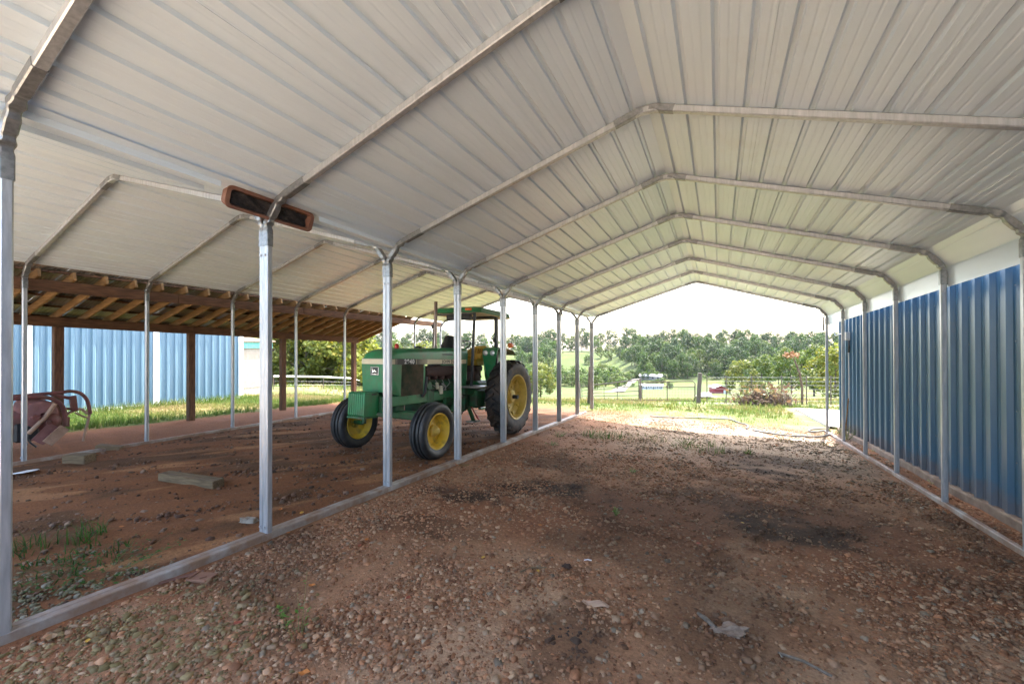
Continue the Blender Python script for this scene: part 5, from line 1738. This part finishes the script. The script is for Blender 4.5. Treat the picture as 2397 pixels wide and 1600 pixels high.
# ------------------------------------------------------------------ pipe and stick on the blue wall
cp = empty('wall_pipe', (6.44, 10.15, gz(6.44, 10.15)), label='slim grey conduit with a junction box on the deep blue wall', cat='conduit')
zg = cp.location.z
mb = MB(); mb.tube([(0, 0, .9), (0, .0, 2.30)], .014, 8); mb.build('pipe', M['galv'], cp)
mb = MB(); mb.box((-.02, .03, 2.44), (.09, .12, .20), bev=.01); mb.build('junction_box', simple('weathered_box', (.42, .41, .38), (.55, .54, .50), 6, .6), cp)
mb = MB(); mb.tube([(-.02, .09, 2.50), (-.02, .3, 2.52), (-.03, .8, 2.50), (-.05, 1.0, 2.46), (-.06, 1.06, 2.55), (-.06, .98, 2.60)], .012, 7); mb.build('arm', M['galv'], cp)
mb = MB(); mb.tube([(0, 0, 2.34), (.0, -.03, 2.2), (0, 0, 2.05)], .02, 7); mb.build('cable', M['blackp'], cp)
mb = MB(); mb.tube([(6.40, 10.36, gz(6.40, 10.36)), (6.425, 10.14, gz(6.4, 10.15)+.95)], .014, 7); mb.build('wooden_stick', M['wood_y'], label='thin wooden stick leaning against the blue wall below the conduit', cat='stick')

# ------------------------------------------------------------------ planter trough wedged in the fork of a double post
M['terracotta'] = simple('brick_red_plastic', (.125, .050, .032), (.20, .088, .056), 5, .65, dirt=((.16, .11, .08), 8, .5, .72, .5))
M['soil'] = simple('dry_black_soil', (.020, .016, .016), (.045, .036, .034), 30, .95, bmp=(70, .8, .02))
tg = empty('planter_trough', (.035, .0, 2.795), (math.radians(-2.3), math.radians(16), math.radians(-2)), label='brick-red plastic planter trough wedged on its side in the fork of a double post', cat='planter')


def rrect(a, b, r, n=5):
    pts = []
    for (cx, cy, a0) in ((a-r, b-r, 0), (-a+r, b-r, 90), (-a+r, -b+r, 180), (a-r, -b+r, 270)):
        for k in range(n+1):
            t = math.radians(a0+90*k/n); pts.append((cx+r*math.cos(t), cy+r*math.sin(t)))
    return pts


ly, lz = .385, .084
rings = [(rrect(ly*.93, lz*.86, .04), -.085), (rrect(ly*.97, lz*.95, .045), -.02), (rrect(ly, lz, .05), .035), (rrect(ly+.008, lz+.008, .05), .037), (rrect(ly+.008, lz+.008, .05), .05), (rrect(ly-.026, lz-.018, .03), .05), (rrect(ly-.04, lz-.03, .03), -.015)]
mb = MB(); vs = []; nn = len(rings[0][0])
for pts, ox in rings: vs += [(ox, p[0], p[1]+lz) for p in pts]
fs = [(i*nn+k, i*nn+(k+1) % nn, (i+1)*nn+(k+1) % nn, (i+1)*nn+k) for i in range(len(rings)-1) for k in range(nn)]
fs.append(tuple(range(nn-1, -1, -1))); mb.add(vs, fs); mb.build('tray', M['terracotta'], tg)
mb = MB(); g = []
for yy in np.linspace(-ly+.04, ly-.04, 26):
    g.append([(.012+.012*math.sin(yy*31+zz*60)+.010*math.sin(yy*13), yy, lz+zz) for zz in np.linspace(-lz+.03, lz-.03, 9)])
mb.sheet(g).build('soil', M['soil'], tg)
mb = MB(); mb.tube([(.04, -.08, .15), (.02, -.05, .20), (-.01, -.04, .215)], .003, 5); mb.tube([(.04, .2, .15), (.02, .22, .19), (-.01, .23, .205)], .003, 5); mb.build('wire', M['galv'], tg)

# loose wires hooked over a double post
mb = MB(); yb = 5*PITCH_Y
for k in range(5): mb.tube([(0, 0, 0), (.03+.006*k, -.02, -.03), (.05+.012*k, -.03, -.15), (.065+.018*k, -.035, -.24-.012*k)], .005, 5)
mb.build('wire_bundle', M['rusty_pipe'], loc=(.045, yb-.045, 2.83+SL*yb), label='short bundle of rusty wires hooked over the fork of a double post', cat='wire')

# ------------------------------------------------------------------ old red implement under the shelter
M['imp'] = simple('faded_red_paint', (.095, .026, .022), (.165, .05, .045), 5, .65, dirt=((.10, .055, .035), 6, .45, .65, .7), rvar=.1)
M['imp_pink'] = simple('chalky_pink_paint', (.145, .058, .053), (.22, .10, .095), 5, .7, dirt=((.14, .06, .045), 6, .48, .66, .7))
M['imp_tan'] = simple('tan_rusted_pipe', (.24, .145, .095), (.36, .24, .17), 5, .7, dirt=((.13, .06, .04), 6, .5, .7, .6))
XI = -7.17
bx_, by_ = XI, .75
imp = empty('farm_implement', (bx_, by_, gz(bx_, by_)), label='rusty red curved-pipe farm implement standing under the timber shelter', cat='implement')


def ip(u, v, dx=0.0):
    p = on_x(u, v, XI); return (dx, p[1]-by_, p[2]-imp.location.z)


def ipath(pix, dx=0.0): return [Vector(ip(u, v, dx)) for u, v in pix]


def smooth_path(P, n=5):
    out = []
    for i in range(len(P)-1):
        p0, p1, p2, p3 = P[max(i-1, 0)], P[i], P[i+1], P[min(i+2, len(P)-1)]
        for k in range(n):
            w = k/n; out.append(.5*((2*p1)+(-p0+p2)*w+(2*p0-5*p1+4*p2-p3)*w*w+(-p0+3*p1-3*p2+p3)*w**3))
    out.append(P[-1]); return out


mb = MB(); mb.tube(smooth_path(ipath([(-60, 934), (60, 925), (140, 918), (165, 915), (188, 920), (202, 933), (208, 950), (211, 968)])), .030, 9); mb.build('arch_pipe', M['imp'], imp, smooth=math.radians(50))
mb = MB(); mb.tube(smooth_path(ipath([(211, 962), (206, 985), (200, 1010), (194, 1036)])), .022, 8); mb.build('tine', M['imp_tan'], imp, smooth=math.radians(50))
mb = MB(); mb.tube(smooth_path(ipath([(-60, 940), (50, 930), (95, 928), (125, 936), (142, 952), (147, 975), (148, 995)], .10)), .034, 9); mb.build('arch_pipe', M['imp'], imp, smooth=math.radians(50))
mb = MB(); mb.bar(ip(170, 926), ip(174, 962), .07, .09, bev=.008); mb.build('bracket', M['imp'], imp)
mb = MB(); mb.tube(ipath([(118, 922), (165, 932)]), .028, 8); mb.tube(ipath([(148, 955), (172, 957)]), .02, 8); mb.build('brace', M['imp'], imp)
mb = MB(); mb.tube(smooth_path(ipath([(150, 982), (160, 967), (175, 960), (190, 957), (205, 968)])), .022, 8); mb.tube(smooth_path(ipath([(176, 965), (190, 972), (206, 977)])), .015, 8); mb.build('brace', M['imp_tan'], imp, smooth=math.radians(50))
mb = MB(); mb.tube(ipath([(118, 942), (94, 975), (55, 1012)], .22), .034, 9); mb.build('diagonal_pipe', M['imp_tan'], imp, smooth=math.radians(50))
for (u, v, r, dx, mt) in ((72, 950, .20, .02, 'imp_pink'), (92, 968, .24, .12, 'imp_pink'), (68, 985, .30, .0, 'imp'), (108, 985, .16, .16, 'imp')):
    c = ip(u, v); mb = MB(); mb.lathe([(.03, dx+.04), (r*.5, dx+.03), (r*.85, dx+.0), (r, dx-.03), (r, dx-.04), (r*.5, dx+.01), (.03, dx+.02)], (0, c[1], c[2]), 'X', 24); mb.build('drum_disc', M[mt], imp, smooth=math.radians(50))
c = ip(100, 985)
mb = MB(); mb.tube([(-.35, c[1], c[2]), (.30, c[1], c[2])], .035, 9); mb.tube([(-.35, c[1]-.14, c[2]+.1), (.25, c[1]-.14, c[2]+.1)], .05, 9); mb.build('shaft', M['imp'], imp)
p, q = ip(98, 1034, .24), ip(140, 997, .24)
mb = MB(); mb.bar(p, q, .02, .16, bev=.004); mb.build('skid_plate', M['imp_tan'], imp)
mb = MB(); mb.bar(ip(84, 1006, .20), ip(112, 1018, .20), .015, .34, bev=.004); mb.build('side_plate', M['imp_pink'], imp)
mb = MB(); mb.tube(smooth_path(ipath([(60, 1020), (66, 1034), (80, 1044)], .1)), .014, 7); mb.tube(ipath([(75, 1040), (75, 1046)], -.3), .03, 6); mb.build('tine', M['black'], imp)
mb = MB(); mb.tube(ipath([(70, 965), (105, 1005)], .1), .02, 6); mb.tube(ipath([(105, 960), (120, 1000)], .05), .018, 6); mb.box(ip(62, 1010, -.1), (.3, .3, .34), bev=.03); mb.build('gear_housing', M['black'], imp)
mb = MB(); mb.bar(ip(150, 975, .10), ip(149, 997, .10), .03, .09, bev=.004); mb.build('stop_plate', M['imp'], imp)

# ------------------------------------------------------------------ odds and ends on the floor
def thing_at(name, mb, mat, u, v, label, cat, rot=0, dz=0.0, smooth=False, group=None):
    x, y, z = on_ground(u, v)
    return mb.build(name, mat, loc=(x, y, z+dz), rot=(0, 0, rot), smooth=smooth, label=label, cat=cat, group=group)


a, b = on_ground(384, 1121), on_ground(512, 1139)
mb = MB(); L = math.hypot(b[0]-a[0], b[1]-a[1]); mb.box((0, 0, .045), (L, .15, .10), bev=.008)
mb.build('lumber_beam', M['wood_g'], loc=((a[0]+b[0])/2, (a[1]+b[1])/2, (a[2]+b[2])/2), rot=(0, 0, math.atan2(b[1]-a[1], b[0]-a[0])), label='weathered timber beam lying on the bare earth', cat='lumber')
mb = MB(); mb.box((0, 0, .05), (.34, .20, .16), bev=.012); thing_at('timber_block', mb, M['wood_g'], 186, 1082, 'short weathered timber block against the left base rail', 'block', .5)
mb = MB(); mb.box((0, 0, .03), (.34, .16, .10), (0, .2, 0), bev=.01); thing_at('timber_block', mb, M['wood_g'], 256, 1052, 'half-buried timber offcut leaning on the left base rail', 'block', .9)
mb = MB(); mb.prism([(-.18, -.1), (.16, -.12), (.2, .02), (.13, .0), (.12, .06), (-.17, .1)], 'Z', .02, .026); mb.xf(lambda p: (p[0], p[1], p[2]+.03*math.sin(p[0]*6))); thing_at('paper_scrap', mb, M['white'], 62, 1106, 'torn white card on the earth by the left base rail', 'paper', .3)
mb = MB(); mb.box((0, 0, .012), (.15, .12, .012), bev=.003); mb.box((-.072, 0, .022), (.012, .12, .012), bev=.003); mb.box((0, -.058, .020), (.15, .01, .012), bev=.003)
thing_at('rusty_plate', mb, simple('rust_red_plate', (.17, .075, .042), (.25, .12, .07), 8, .85), 474, 1354, 'rust-coloured metal plate with a raised lip beside the middle rail', 'plate', .35)
mb = MB(); mb.box((0, 0, .008), (.26, .04, .008), bev=.002); thing_at('rusty_strip', mb, M['terracotta'], 425, 1352, 'rusty flat strip lying along the middle rail', 'strip', 1.1)
mb = MB(); g = [[(x, y+.012*math.sin(x*40), .012+.008*math.sin(x*35+y*50)) for x in np.linspace(-.09, .09, 10)] for y in np.linspace(-.028, .028, 4)]
mb.sheet(g); thing_at('cardboard_scrap', mb, simple('tan_cardboard', (.40, .25, .16), (.50, .33, .22), 12, .9), 1394, 1417, 'torn tan cardboard strip lying on the bare gravel', 'cardboard', .1, .004)
rg = np.random.default_rng(3)


def lump(rx, ry, rz, seed, n=14, m=9, rough=.25):
    r = np.random.default_rng(seed); mb = MB(); g = []
    off = r.uniform(0, 9, 3)
    for i in range(m):
        t = math.pi*i/(m-1); row = []
        for j in range(n):
            p = 2*math.pi*j/n
            d = np.array([math.sin(t)*math.cos(p), math.sin(t)*math.sin(p), math.cos(t)])
            k = 1+rough*(math.sin(5*d[0]+off[0])+math.sin(6*d[1]+off[1])+math.sin(7*d[2]+off[2]))/2
            row.append((d[0]*rx*k, d[1]*ry*k, max(-.005, d[2]*rz*k)))
        g.append(row)
    mb.sheet(g, closed=True); return mb


thing_at('burlap_scrap', lump(.11, .055, .03, 5, 18, 10, .45), simple('tan_frayed_burlap', (.22, .145, .10), (.33, .235, .17), 25, .95, bmp=(90, .8, .01)), 1712, 1476, 'frayed tan sacking scrap lying on the gravel', 'sacking', .5)
mb = MB(); mb.tube([(-.10, .03, .012), (-.03, .01, .018), (.05, -.02, .014)], [.010, .016, .012], 7); thing_at('bark_scrap', mb, M['fpost'], 1662, 1462, 'grey strip of bark beside the sacking scrap', 'bark', -.5)
thing_at('pale_stone', lump(.08, .045, .034, 6, 14, 9, .5), simple('pale_stone', (.20, .155, .11), (.29, .235, .18), 14, .9, bmp=(60, .4, .01)), 582, 1220, 'pale rough stone lying left of a double post', 'stone', .2)
thing_at('dark_clod', lump(.035, .025, .025, 7, 12, 8, .4), simple('dark_clod', (.035, .018, .012), (.07, .035, .02), 20, .95), 1328, 1327, 'dark curled leaf clump on the open gravel', 'clod', .2)
mb = MB(); mb.tube([(-.03, 0, .012), (0, .012, .014), (.03, .004, .012)], .004, 6); thing_at('white_twig', mb, M['white'], 1376, 1314, 'short curved white twig on the gravel', 'twig', .3)
mb = MB(); mb.box((0, 0, .015), (.16, .035, .02), (0, .1, 0), bev=.003); thing_at('wood_chip', mb, M['wood_y'], 1086, 1090, 'yellow wood splinter beside the middle rail', 'splinter', .9)
mb = MB(); mb.tube([(-.10, 0, .01), (0, .02, .014), (.12, -.01, .01)], .006, 5); thing_at('twig', mb, M['wood_g'], 1245, 1335, 'thin grey twig near the middle of the floor', 'twig', .8)
mb = MB(); mb.tube([(0, 0, .012), (.035, 0, .012)], .008, 8); thing_at('cartridge', mb, M['chrome'], 1832, 1545, 'small shiny metal cap on the gravel', 'cap', 1.9)
mb = MB(); mb.tube([(-.12, 0, .012), (.0, .012, .018), (.13, -.01, .012)], .008, 5); thing_at('twig', mb, M['fpost'], 1880, 1556, 'dark twig on the gravel by the shiny cap', 'twig', -.25)

# fallen leaves
leaf_cols = {'o': (.42, .13, .02), 'r': (.30, .06, .025), 'y': (.50, .28, .04), 't': (.30, .17, .08)}
lm = {k: simple('fallen_leaf_'+{'o': 'orange', 'r': 'red', 'y': 'yellow', 't': 'tan'}[k], tuple(c*.8 for c in v), tuple(min(1, c*1.2) for c in v), 30, .7) for k, v in leaf_cols.items()}
names = {'o': 'orange', 'r': 'reddish', 'y': 'yellow', 't': 'tan'}
for i, (u, v, c, s_) in enumerate(((285, 1235, 'o', .05), (342, 1333, 't', .05), (243, 1443, 't', .05), (205, 1505, 'y', .035), (675, 1250, 'o', .04), (706, 1204, 'y', .06), (657, 1196, 'o', .06), (730, 1375, 'o', .06), (712, 1582, 'o', .06), (858, 1267, 'o', .05), (842, 1280, 'r', .04),
                                (990, 1207, 'o', .045), (1264, 1233, 'o', .05), (1131, 1308, 'y', .045), (1259, 1340, 'y', .04), (1635, 1275, 'r', .05), (1738, 1226, 'y', .04), (1543, 1520, 't', .04), (955, 1403, 'r', .045), (1068, 1090, 'o', .05), (968, 1122, 'y', .05), (556, 1463, 'r', .05), (905, 1248, 'r', .03), (120, 1500, 't', .07), (1985, 1178, 't', .04), (1500, 1212, 'r', .03), (470, 1290, 'o', .03), (640, 1290, 't', .04))):
    r = np.random.default_rng(900+i); mb = MB()
    out = [(-1, 0), (-.6, .35), (-.1, .5), (.35, .38), (1.0, 0), (.35, -.38), (-.1, -.5), (-.6, -.35)]
    cz = r.uniform(.2, .6)
    vs = [(0, 0, 0)]+[(x*s_*.55*r.uniform(.85, 1.1), y*s_*.7*r.uniform(.85, 1.1), s_*cz*(abs(y)*.7+x*x*.35)*r.uniform(.6, 1.3)) for x, y in out]
    mb.add(vs, [(0, k+1, (k+1) % 8+1) for k in range(8)])
    where = 'on the gravel floor' if u > 640 else 'on the earth beside the middle rail'
    thing_at('fallen_leaf', mb, lm[c], u, v, 'small curled %s fallen leaf %s' % (names[c], where), 'leaf', r.uniform(0, 6.28), .014, group='fallen leaves scattered on the floor')

# ------------------------------------------------------------------ summer haze over the valley
def haze():
    mb = MB(); mb.box((0, 1350, -11.5), (6800, 4900, 107))
    m = bpy.data.materials.new('haze'); m.use_nodes = True; nt = m.node_tree; nt.nodes.clear()
    out = nt.nodes.new('ShaderNodeOutputMaterial'); v = nt.nodes.new('ShaderNodeVolumePrincipled')
    v.inputs['Color'].default_value = (.86, .92, 1.0, 1); v.inputs['Density'].default_value = .00003; v.inputs['Anisotropy'].default_value = .3
    nt.links.new(v.outputs[0], out.inputs['Volume'])
    o = mb.build('haze', m, label='thin pale summer haze over the valley', cat='haze', kind='stuff')
    return o


haze()
